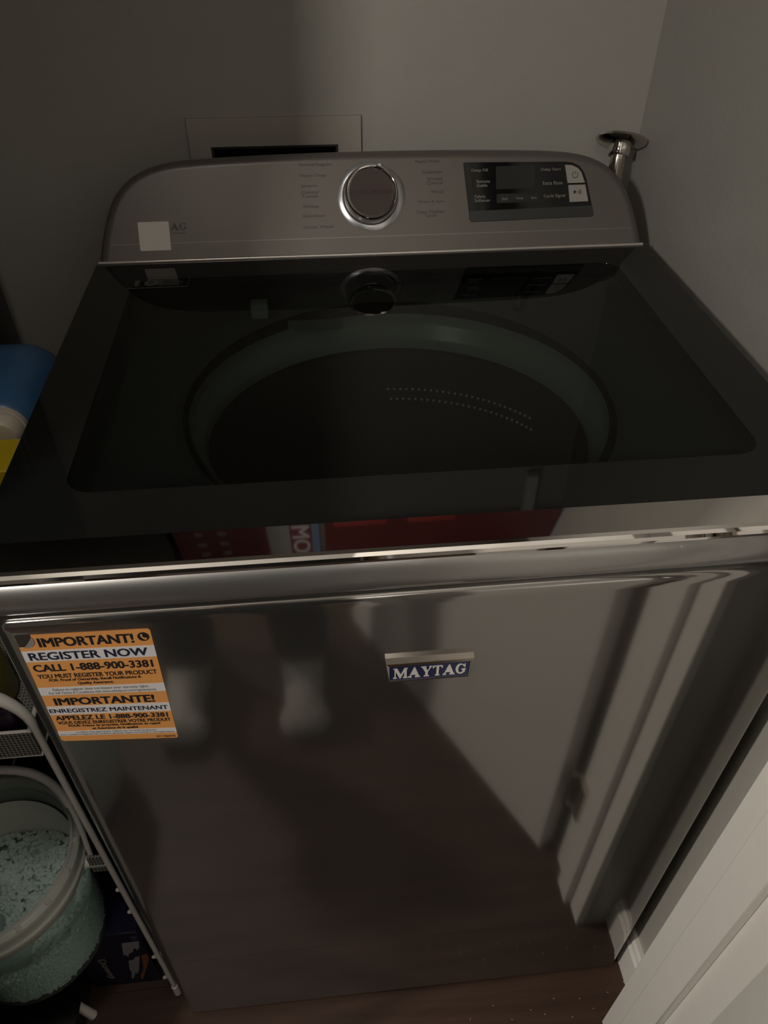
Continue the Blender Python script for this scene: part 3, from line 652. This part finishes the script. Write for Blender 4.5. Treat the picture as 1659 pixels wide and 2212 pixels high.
plate('printed_figure', sc_([(-0.409, 0.147), (-0.3995, 0.152), (-0.4005, 0.126), (-0.413, 0.072), (-0.427, 0.016), (-0.428, 0.037), (-0.417, 0.074), (-0.413, 0.111)]), ORB, dn, t=0.0003, F=Fd)
plate('printed_patch', [(-0.4100, 0.190), (-0.4015, 0.190), (-0.4020, 0.176), (-0.4090, 0.174)], BLUC, dn, t=0.0003, F=Fd)
reparent(dn)

# ---- bucket of teal beads
BX, BY, B0, B1 = -0.539, 0.071, 0.2040, 0.450
bu = thing('bead_bucket', 'clear plastic bucket of pale teal beads with a white bail handle', 'bucket', loc=(BX, BY, B0))
BMx = Matrix.Translation((BX, BY, 0))
lathe('bucket_body', [(0, B0), (0.090, B0), (0.096, B0+0.004), (0.098, B0+0.012), (0.1015, 0.30), (0.1055, 0.425), (0.1035, 0.425), (0.0990, 0.30), (0.0955, B0+0.014), (0.0, B0+0.004)], BUCK, bu, 64, BMx)
lathe('bucket_rim', [(0.1035, B1-0.004), (0.1050, B1), (0.1080, B1), (0.1095, B1-0.003), (0.1120, B1-0.004), (0.1155, B1-0.006), (0.1165, B1-0.012), (0.1140, B1-0.018), (0.1150, B1-0.026), (0.1180, B1-0.028), (0.1180, B1-0.036), (0.1150, B1-0.040), (0.1125, B1-0.046), (0.1080, B1-0.060), (0.1060, B1-0.060), (0.1062, B1-0.020), (0.1045, B1-0.012)], RIMM, bu, 72, BMx, close=True)
for k in range(18):
    a = math.radians(k*20+6); M_ = BMx@Matrix.Rotation(a, 4, 'Z')
    box('rim_tab', 0.1065, 0.1150, -0.0035, 0.0035, B1-0.010, B1-0.0015, WHITEP if False else RIMM, bu, bev=0.001, seg=1, M=M_)
lab = lathe('label', [(0.0974, 0.285), (0.1010, 0.398)], mat('label_white', (0.85, 0.84, 0.78), 0.5), bu, 96, BMx)
bm = bmesh.new(); bm.from_mesh(lab.data)
bmesh.ops.delete(bm, geom=[f for f in bm.faces if not (25 < (math.degrees(math.atan2(f.calc_center_median().y-BY, f.calc_center_median().x-BX)) % 360) < 165)], context='FACES'); bm.to_mesh(lab.data); bm.free()
for s in (1, -1):
    lathe('handle_ear', [(0, 0.006), (0.007, 0.005), (0.0085, 0.0), (0, 0.0)], WHITEP, bu, 20, Matrix.Translation((BX+s*0.1175, BY, 0.408))@Matrix.Rotation(math.radians(90*s), 4, 'Y'))
hp = []; hr = []
lean = math.radians(9)
for k in range(0, 33):
    t = math.pi*k/32; cx, sy = math.cos(t), math.sin(t)
    px_ = 0.1250*(abs(cx)**0.40)*(1 if cx > 0 else -1); L_ = 0.192*(sy**0.5 if sy > 1e-6 else 0)
    hp.append((BX+px_, BY+L_*math.sin(lean), 0.405+L_*math.cos(lean))); hr.append(0.0034)
tube('bail_handle', hp, hr, WHITEP, bu, 10)
gp = [p for k, p in enumerate(hp) if 4 <= k <= 28]
tube('handle_grip', gp, 0.0052, WHITEP, bu, 12)
reparent(bu)
# the beads: countless, one object
def beads():
    bm = bmesh.new()
    bmesh.ops.create_cone(bm, cap_ends=True, segments=48, radius1=0.0870, radius2=0.0905, depth=0.312-B0-0.008, matrix=Matrix.Translation((BX, BY, (0.312+B0+0.008)/2)))
    me = bpy.data.meshes.new('cleaning_beads'); 
    r = random.Random(3)
    base = [(1, 0, 0), (-1, 0, 0), (0, 1, 0), (0, -1, 0), (0, 0, 1), (0, 0, -1)]; tri = [(0, 2, 4), (2, 1, 4), (1, 3, 4), (3, 0, 4), (2, 0, 5), (1, 2, 5), (3, 1, 5), (0, 3, 5)]
    bm.to_mesh(me); bm.free()
    vs = [tuple(v.co) for v in me.vertices]; fs = [tuple(p.vertices) for p in me.polygons]; nb = len(fs)
    def gran(p, s):
        e = Matrix.Rotation(r.uniform(0, 6.28), 3, 'Z')@Matrix.Rotation(r.uniform(0, 6.28), 3, 'X'); k = len(vs); sc = (s*r.uniform(.7, 1.3), s*r.uniform(.7, 1.2), s*r.uniform(.6, 1.0))
        # a lumpy little pebble: cube-ish with cut corners
        for x in (-1, 1):
            for y_ in (-1, 1):
                for z in (-1, 1): vs.append(tuple(Vector(p)+e@Vector((x*sc[0]*.75, y_*sc[1]*.75, z*sc[2]*.75))))
        for q in base: vs.append(tuple(Vector(p)+e@Vector((q[0]*sc[0], q[1]*sc[1], q[2]*sc[2]))))
        for ax, sg, vtx in ((0, 1, (4, 5, 7, 6)), (0, -1, (0, 2, 3, 1)), (1, 1, (2, 6, 7, 3)), (1, -1, (0, 1, 5, 4)), (2, 1, (1, 3, 7, 5)), (2, -1, (0, 4, 6, 2))):
            ap = k+8+ax*2+(0 if sg > 0 else 1)
            for i in range(4): fs.append((k+vtx[i], k+vtx[(i+1) % 4], ap))
    for i in range(2700):
        a = r.uniform(0, 6.283); q = 0.0975*math.sqrt(r.random()); x, y_ = q*math.cos(a), q*math.sin(a)
        z = 0.312+0.007*math.sin(x*60+1)*math.cos(y_*45)+0.006*(y_/0.1)+r.uniform(-.002, .002)
        gran((BX+x, BY+y_, z), 0.0031)
    for i in range(7500):
        a = r.uniform(math.radians(150), math.radians(400)); z = r.uniform(B0+0.009, 0.312); q = 0.0955+(z-B0)/(0.3-B0)*0.0030-0.0040-r.random()*0.003
        gran((BX+q*math.cos(a), BY+q*math.sin(a), z), 0.0028)
    me2 = bpy.data.meshes.new('cleaning_beads'); me2.from_pydata(vs, [], fs); me2.materials.append(TEALC); me2.materials.append(TEAL)
    for i, p in enumerate(me2.polygons): p.material_index = 0 if i < nb else 1
    o = bpy.data.objects.new('cleaning_beads', me2); col.objects.link(o)
    o['kind'] = 'stuff'; o['label'] = 'pale teal laundry beads filling the clear bucket'; o['category'] = 'beads'; return o
beads()
sc = thing('scoop', 'small frosted plastic scoop half buried in the teal beads', 'scoop', loc=(-0.575, 0.02, 0.318))
SM = Matrix.Translation((-0.578, 0.018, 0.322))@Matrix.Rotation(math.radians(12), 4, 'X')@Matrix.Rotation(math.radians(8), 4, 'Z')
bm = bmesh.new(); addbox(bm, -0.036, 0.036, -0.026, 0.026, -0.004, -0.002, M=SM)
for q in ((-0.036, -0.034, -0.026, 0.026), (0.034, 0.036, -0.026, 0.026), (-0.034, 0.034, -0.026, -0.024), (-0.034, 0.034, 0.024, 0.026)): addbox(bm, q[0], q[1], q[2], q[3], -0.002, 0.010, M=SM)
frombm('scoop_bowl', bm, mixmat('frosted_scoop', (0.8, 0.9, 0.87), (0.72, 0.82, 0.78), 0.6, 1.35, 0.3), sc)
bm = bmesh.new(); addbox(bm, -0.095, -0.036, -0.007, 0.007, 0.006, 0.009, 0.001, 1, M=SM); frombm('scoop_handle', bm, RIMM, sc)
reparent(sc)
pg = thing('step_stool', 'low black step stool with white feet on the floor in front of the crate', 'stool', loc=(-0.56, -0.03, 0))
box('stool_top', -0.66, -0.505, -0.035, 0.024, 0.062, 0.070, BLACK, pg, bev=0.002)
for x, y_, dx in ((-0.517, 0.017, 0.014), (-0.650, 0.017, -0.008), (-0.517, -0.026, 0.014), (-0.650, -0.026, -0.008)):
    tube('stool_leg', [(x, y_, 0.062), (x+dx*0.5, y_, 0.03), (x+dx, y_, 0.0)], [0.0065, 0.007, 0.0078], WPOST, pg, 12)
reparent(pg)

# ---- things on the cart tray
jg = thing('detergent_jug', 'blue plastic detergent jug lying flat with a round white cap', 'jug', loc=(-0.51, 0.40, 0.7155))
def jug():
    pts = rrect(-0.625, -0.395, 0.7155, 0.948, 0.045, 8); n = len(pts); vs = []; cx, cz = -0.51, 0.832
    lv = [(0.322, .86), (0.327, .94), (0.338, .985), (0.36, 1), (0.44, 1), (0.465, .985), (0.477, .94), (0.480, .88)]
    for y_, k in lv:
        for x, z in pts: vs.append((cx+(x-cx)*k, y_, 0.7155+(z-0.7155)*(k if z > cz else 1) if z > cz else 0.7155+(z-0.7155)))
    fs = []
    for L_ in range(len(lv)-1):
        for i in range(n): fs.append((L_*n+i, L_*n+(i+1) % n, (L_+1)*n+(i+1) % n, (L_+1)*n+i))
    fs += [tuple(range(n)), tuple((len(lv)-1)*n+i for i in range(n))]
    return sm(mk('jug_body', vs, fs, BLUE, jg), 45)
jug()
box('grip_recess', -0.575, -0.470, 0.3180, 0.3235, 0.865, 0.885, mat('deep_blue', (0.02, 0.07, 0.22), 0.35), jg, bev=0.002)
cpm = Matrix.Translation((-0.428, 0.322, 0.922))@Matrix.Rotation(math.radians(90), 4, 'X')
lathe('cap', [(0, 0.024), (0.017, 0.023), (0.0215, 0.018), (0.0225, 0.0), (0, 0)], CAPW, jg, 32, cpm)
lathe('cap_ring', [(0.0225, 0.008), (0.0245, 0.007), (0.0245, 0.0), (0.0225, 0.0)], CAPW, jg, 32, cpm)
reparent(jg)
yc = thing('powder_carton', 'maroon carton with a yellow top band in front of the blue jug', 'carton', loc=(-0.51, 0.26, 0.7155))
box('carton', -0.620, -0.400, 0.235, 0.290, 0.7155, 0.900, MAR, yc, bev=0.0015, seg=1)
box('yellow_top', -0.621, -0.399, 0.234, 0.291, 0.900, 0.926, YEL, yc, bev=0.0015, seg=1)
reparent(yc)
yb = thing('yellow_bottle', 'small squat yellow bottle at the front of the cart tray', 'bottle', loc=(-0.462, 0.115, 0.7155))
Ym = Matrix.Translation((-0.458, 0.115, 0))
lathe('bottle_body', [(0, 0.7155), (0.030, 0.7155), (0.033, 0.72), (0.033, 0.80), (0.027, 0.815), (0.014, 0.825), (0.014, 0.832), (0, 0.832)], mat('yellow_bottle', (0.33, 0.27, 0.012), 0.35), yb, 32, Ym)
lathe('bottle_cap', [(0, 0.848), (0.014, 0.848), (0.016, 0.845), (0.016, 0.828), (0.0142, 0.828)], YEL, yb, 24, Ym)
reparent(yb)
pc = thing('purple_pouch', 'dark purple pouch lying behind the front of the cart tray', 'pouch', loc=(-0.46, 0.062, 0.7155))
box('pouch_body', -0.520, -0.398, 0.048, 0.078, 0.7155, 0.765, PURP, pc, bev=0.009, seg=3)
box('pouch_seal', -0.516, -0.402, 0.061, 0.064, 0.764, 0.776, PURP, pc, bev=0.001, seg=1)
reparent(pc)
bc = thing('storage_cabinet', 'tall black storage cabinet in the dark back left corner', 'cabinet', loc=(-0.66, 0.58, 0))
box('cabinet_body', -0.84, -0.513, 0.545, 0.645, 0.0, 1.60, BLACK, bc, bev=0.003)
dr = box('cabinet_door', -0.835, -0.518, 0.535, 0.543, 0.02, 1.58, BLACK, bc, bev=0.002)
tube('handle', [(-0.55, 0.535, 1.25), (-0.55, 0.515, 1.25), (-0.55, 0.515, 1.35), (-0.55, 0.535, 1.35)], 0.004, BLACK, dr, 8)
reparent(bc)

# ================================================================ shelf above with red things (seen in the chrome lid edge)
sh = thing('wall_shelf', 'white shelf fixed above the washer', 'shelf', loc=(-0.24, 0.52, 1.66))
box('board', -0.845, 0.368, 0.375, 0.660, 1.660, 1.678, TRIM, sh, bev=0.002)
for x in (-0.70, 0.30):
    bm = bmesh.new(); addbox(bm, x-0.01, x+0.01, 0.645, 0.660, 1.52, 1.66); addbox(bm, x-0.01, x+0.01, 0.42, 0.645, 1.648, 1.66); frombm('bracket', bm, WPOST, sh)
reparent(sh)
rc = thing('red_carton', 'red carton with white prints and grey stripe reflected in the chrome lid edge', 'carton', loc=(-0.225, 0.46, 1.678))
box('carton', -0.355, -0.095, 0.385, 0.53, 1.678, 1.93, REDC, rc, bev=0.0015, seg=1)
def Fr(u, v, w_): return Vector((u, 0.385-w_, v))
plate('grey_band', [(-0.190, 1.680), (-0.150, 1.680), (-0.150, 1.928), (-0.190, 1.928)], GREYC, rc, t=0.0004, F=Fr)
plate('blue_band', [(-0.110, 1.680), (-0.096, 1.680), (-0.096, 1.928), (-0.110, 1.928)], BLUC, rc, t=0.0004, F=Fr)
lettering('HOME', mat('box_letters', (0.16, 0.15, 0.15), 0.5), rc, Fr, -0.146, -0.114, 1.70, 0.20, bold=0.02, rot=-90)
for x in (-0.31, -0.27):
    for z in (1.71, 1.75, 1.79, 1.83): plate('white_figure', rrect(x-0.008, x+0.008, z-0.007, z+0.007, 0.005, 3), GREYC, rc, t=0.0004, F=Fr)
reparent(rc)
rb = thing('red_bin', 'large dark red plastic bin with bright red handles reflected in the chrome lid edge', 'bin', loc=(0.13, 0.46, 1.678))
bm = bmesh.new()
addbox(bm, -0.086, 0.350, 0.385, 0.64, 1.678, 1.684); addbox(bm, -0.086, 0.350, 0.385, 0.389, 1.684, 1.93); addbox(bm, -0.086, 0.350, 0.636, 0.64, 1.684, 1.93); addbox(bm, -0.086, -0.082, 0.389, 0.636, 1.684, 1.93); addbox(bm, 0.346, 0.350, 0.389, 0.636, 1.684, 1.93)
frombm('bin_body', bm, REDB, rb)
for x0, x1 in ((-0.070, 0.025), (0.062, 0.150)): box('bin_handle', x0, x1, 0.377, 0.385, 1.715, 1.740, REDH, rb, bev=0.003)
reparent(rb)

tk = thing('added_tote', 'black tote added on the shelf to darken the chrome lid edge reflection', 'tote', loc=(-0.60, 0.50, 1.678))  # unseen black box added so the left of the chrome edge reflects dark
box('tote_body', -0.835, -0.365, 0.385, 0.63, 1.678, 1.92, BLACK, tk, bev=0.004); box('tote_lid', -0.840, -0.360, 0.380, 0.635, 1.92, 1.935, BLACK, tk, bev=0.003)
reparent(tk)
# ================================================================ crumbs on the floor
bm = bmesh.new(); rr = random.Random(5)
for x, y_ in ((0.361, -0.018), (0.282, -0.034), (0.24, -0.030), (0.199, -0.042), (0.263, -0.058), (0.166, -0.052), (0.30, -0.05), (0.10, -0.045), (0.33, -0.03), (0.05, -0.06), (0.22, -0.05), (0.14, -0.03)):
    addbox(bm, -0.0011, 0.0011, -0.0004, 0.0004, 0, 0.0004, M=Matrix.Translation((x-0.004, y_-0.004, 0.0))@Matrix.Rotation(rr.uniform(0, 3), 4, 'Z'))
lf = frombm('floor_lint', bm, mat('lint', (0.5, 0.45, 0.4), 0.9)); lf['kind'] = 'stuff'; lf['label'] = 'tiny pale lint crumbs on the dark wood floor in front of the washer'; lf['category'] = 'lint'

lb = thing('laundry_bag', 'grey green laundry bag slumped on the floor left of the washer, seen in its front', 'bag', loc=(-0.66, -0.40, 0))
def bag():
    vs = []; fs = []; N = 64; prof = [(0.02, 0.002), (0.12, 0.0), (0.145, 0.03), (0.155, 0.12), (0.150, 0.25), (0.125, 0.36), (0.07, 0.43), (0.035, 0.45), (0.05, 0.48), (0.02, 0.475)]
    for i in range(N):
        a = 2*math.pi*i/N
        for k, (r, z) in enumerate(prof):
            f = 1+0.05*math.sin(3*a+k*0.5)+0.03*math.sin(7*a+1+k*0.8)*(k > 1)+0.08*math.sin(11*a)*(k > 5)
            vs.append((-0.66+r*f*math.cos(a), -0.40+r*f*math.sin(a), z*(1+0.04*math.sin(2*a))))
    n = len(prof)
    for i in range(N):
        j = (i+1) % N
        for k in range(n-1): fs.append((i*n+k, j*n+k, j*n+k+1, i*n+k+1))
    return mk('bag_body', vs, fs, mat('grey_green_cloth', (0.40, 0.44, 0.415), 0.8), lb, True)
bag()
tube('drawstring', [(-0.66+0.043*math.cos(a/10*6.283), -0.40+0.043*math.sin(a/10*6.283), 0.452) for a in range(11)], 0.004, WHITEP, lb, 8)
plate('red_tag', [(-0.03, -0.035), (0.03, -0.035), (0.03, 0.035), (-0.03, 0.035)], REDC, lb, t=0.001, F=lambda u, v, w_: Vector((-0.66+(0.163+w_)*math.cos(math.radians(40)+u*5), -0.40+(0.163+w_)*math.sin(math.radians(40)+u*5), 0.16+v)))
reparent(lb)
# ================================================================ person taking the picture (seen in the washer front)
def blob(name, segs, voxel, m, parent=None):
    bm = bmesh.new()
    for p0, r0, p1, r1 in segs:
        p0, p1 = Vector(p0), Vector(p1); d = p1-p0; L_ = d.length
        for p, r in ((p0, r0), (p1, r1)): bmesh.ops.create_icosphere(bm, subdivisions=3 if r > 0.02 else 2, radius=r, matrix=Matrix.Translation(p))
        if L_ > 1e-4: bmesh.ops.create_cone(bm, cap_ends=True, segments=20, radius1=r0, radius2=r1, depth=L_, matrix=Matrix.Translation((p0+p1)/2)@d.to_track_quat('Z', 'Y').to_matrix().to_4x4())
    me = bpy.data.meshes.new(name); bm.to_mesh(me); bm.free()
    o = bpy.data.objects.new(name, me); col.objects.link(o)
    md = o.modifiers.new('r', 'REMESH'); md.mode = 'VOXEL'; md.voxel_size = voxel; md.use_smooth_shade = True
    s_ = o.modifiers.new('s', 'SMOOTH'); s_.factor = 0.5; s_.iterations = 4
    dg = bpy.context.evaluated_depsgraph_get(); me2 = bpy.data.meshes.new_from_object(o.evaluated_get(dg)); bpy.data.objects.remove(o)
    me2.name = name; me2.materials.clear(); me2.materials.append(m)
    for p in me2.polygons: p.use_smooth = True
    o = bpy.data.objects.new(name, me2); col.objects.link(o)
    if parent: o.parent = parent
    return o
px, py = -0.275, -0.66
person = thing('person', 'person in dark clothes and pale slippers seen only as a reflection in the washer front', 'person', loc=(px, py, 0))
HC = Vector((-0.268, -0.665, 1.535))
body = []
for s in (-1, 1):
    hip = (px+s*0.085, py-0.02, 0.86); kn_ = (px+s*0.11, py+0.01, 0.47); an = (px+s*0.122, py-0.01, 0.085); toe = (px+s*0.125, py+0.15, 0.03)
    body += [(hip, 0.085, kn_, 0.052), (kn_, 0.052, (kn_[0], kn_[1]-0.015, 0.34), 0.052), ((kn_[0], kn_[1]-0.015, 0.34), 0.052, an, 0.034), (an, 0.034, (an[0], an[1]-0.03, 0.035), 0.032), ((an[0], an[1]-0.02, 0.045), 0.034, toe, 0.026), ((toe[0]-0.02, toe[1], 0.03), 0.025, (toe[0]+0.02, toe[1], 0.03), 0.024)]
body += [((px-0.07, py-0.02, 0.90), 0.10, (px+0.07, py-0.02, 0.90), 0.10), ((px-0.055, py-0.02, 1.0), 0.09, (px+0.055, py-0.02, 1.0), 0.09), ((px-0.06, py-0.02, 1.12), 0.095, (px+0.06, py-0.02, 1.12), 0.095), ((px-0.09, py-0.03, 1.26), 0.09, (px+0.09, py-0.03, 1.26), 0.09), ((px-0.14, py-0.035, 1.335), 0.052, (px+0.14, py-0.035, 1.335), 0.052), ((px, py-0.03, 1.33), 0.06, (px+0.006, py-0.01, 1.45), 0.050)]
body += [(HC+Vector((0, 0.0, 0.02)), 0.078, HC+Vector((0, -0.02, 0.035)), 0.085), (HC+Vector((0, 0.02, -0.02)), 0.062, HC+Vector((0, 0.045, -0.072)), 0.032), (HC+Vector((0, 0.088, 0.0)), 0.010, HC+Vector((0, 0.100, -0.025)), 0.013), (HC+Vector((-0.018, 0.075, -0.055)), 0.011, HC+Vector((0.018, 0.075, -0.055)), 0.011)]
for s in (-1, 1): body += [(HC+Vector((s*0.080, -0.01, 0.01)), 0.014, HC+Vector((s*0.082, -0.01, -0.02)), 0.012), (HC+Vector((s*0.045, 0.055, -0.02)), 0.022, HC+Vector((s*0.045, 0.055, -0.02)), 0.022)]
# arms hang relaxed at the sides
arms = []
for s in (-1, 1):
    sh_ = Vector((px+s*0.165, py-0.03, 1.325)); el = Vector((px+s*0.205, py-0.04, 1.06)); wr = Vector((px+s*0.205, py+0.01, 0.835))
    arms += [(sh_, 0.046, el, 0.034), (el, 0.036, wr, 0.023)]
    dn_ = (wr-el).normalized(); palm = wr+dn_*0.055
    body += [(sh_, 0.044, el, 0.033), (el, 0.034, wr, 0.023)]
    for k in range(4):     # four knuckles in a row from front to back, fingers slightly curled inwards
        off = Vector((0, 0.027-0.018*k, 0)); b0 = palm+dn_*0.030+off; ln_ = (0.9, 1.0, 0.93, 0.75)[k]
        body.append((wr+off*0.5, 0.015, b0, 0.0125))
        m1 = b0+(dn_*0.034+Vector((-s*0.006, 0.002, 0)))*ln_; m2 = m1+(dn_*0.023+Vector((-s*0.011, 0.001, 0)))*ln_; m3 = m2+(dn_*0.014+Vector((-s*0.012, 0, 0)))*ln_
        body += [(b0, 0.0098, m1, 0.0088), (m1, 0.0088, m2, 0.0080), (m2, 0.0080, m3, 0.0072)]
    th0 = wr+dn_*0.022+Vector((-s*0.006, 0.016, 0)); th1 = th0+dn_*0.030+Vector((-s*0.012, 0.022, 0)); th2 = th1+dn_*0.026+Vector((-s*0.008, 0.006, 0))
    body += [(th0, 0.0135, th1, 0.0110), (th1, 0.0110, th2, 0.0088)]
blob('body', body, 0.0055, SKIN, person)
tro = []
for s in (-1, 1): tro += [((px+s*0.085, py-0.02, 0.86), 0.098, (px+s*0.11, py+0.01, 0.47), 0.072), ((px+s*0.11, py+0.01, 0.47), 0.072, (px+s*0.122, py-0.012, 0.10), 0.062)]
tro += [((px-0.07, py-0.02, 0.90), 0.112, (px+0.07, py-0.02, 0.90), 0.112), ((px-0.058, py-0.02, 0.97), 0.104, (px+0.058, py-0.02, 0.97), 0.104)]
blob('trousers', tro, 0.009, TROU, person)
swt = [((px-0.065, py-0.02, 0.96), 0.116, (px+0.065, py-0.02, 0.96), 0.116), ((px-0.06, py-0.02, 1.0), 0.112, (px+0.06, py-0.02, 1.12), 0.11), ((px-0.07, py-0.02, 1.12), 0.11, (px+0.07, py-0.02, 1.12), 0.11), ((px-0.095, py-0.03, 1.26), 0.104, (px+0.095, py-0.03, 1.26), 0.104), ((px-0.145, py-0.035, 1.335), 0.062, (px+0.145, py-0.035, 1.335), 0.062)]
for s in (-1, 1): swt += [((px+s*0.06, py-0.02, 0.97), 0.114, (px+s*0.088, py-0.028, 1.25), 0.108)]
for p0, r0, p1, r1 in arms: swt.append((p0, r0+0.011, p1 if r1 > 0.03 else p0.lerp(p1, 0.9), r1+0.010))
blob('sweater', swt, 0.009, SHIRT, person)
blob('hair', [(HC+Vector((0, -0.02, 0.045)), 0.092, HC+Vector((0, -0.035, 0.02)), 0.094), (HC+Vector((0, -0.05, 0)), 0.085, HC+Vector((0, -0.07, -0.10)), 0.055)], 0.008, HAIR, person)
for s in (-1, 1):
    ey = HC+Vector((s*0.030, 0.066, 0.006)); e_ = lathe('eye', [(0, 0.012), (0.0085, 0.0085), (0.012, 0), (0.0085, -0.0085), (0, -0.012)], WHITE, person, 16, Matrix.Translation(ey))
    lathe('iris', [(0, 0.0132), (0.004, 0.0125), (0.0055, 0.0105)], INK, e_, 16, Matrix.Translation(ey)@Matrix.Rotation(math.radians(-90), 4, 'X'))
    tube('eyebrow', [ey+Vector((-0.014, 0.008, 0.020)), ey+Vector((0, 0.014, 0.024)), ey+Vector((0.014, 0.008, 0.020))], 0.0025, HAIR, person, 8)
tube('lips', [HC+Vector((-0.022, 0.074, -0.052)), HC+Vector((0, 0.087, -0.051)), HC+Vector((0.022, 0.074, -0.052))], [0.002, 0.0045, 0.002], mat('lip_colour', (0.40, 0.16, 0.13), 0.4), person, 10)
for s in (-1, 1):
    an = (px+s*0.122, py-0.01, 0.085); toe = (px+s*0.125, py+0.155, 0.040)
    blob('slipper', [((an[0], an[1]-0.045, 0.046), 0.045, (an[0], an[1]+0.02, 0.052), 0.050), ((an[0], an[1]+0.02, 0.052), 0.048, toe, 0.038), ((toe[0]-0.018, toe[1], 0.038), 0.037, (toe[0]+0.018, toe[1], 0.038), 0.037)], 0.006, SLIP, person)
reparent(person)
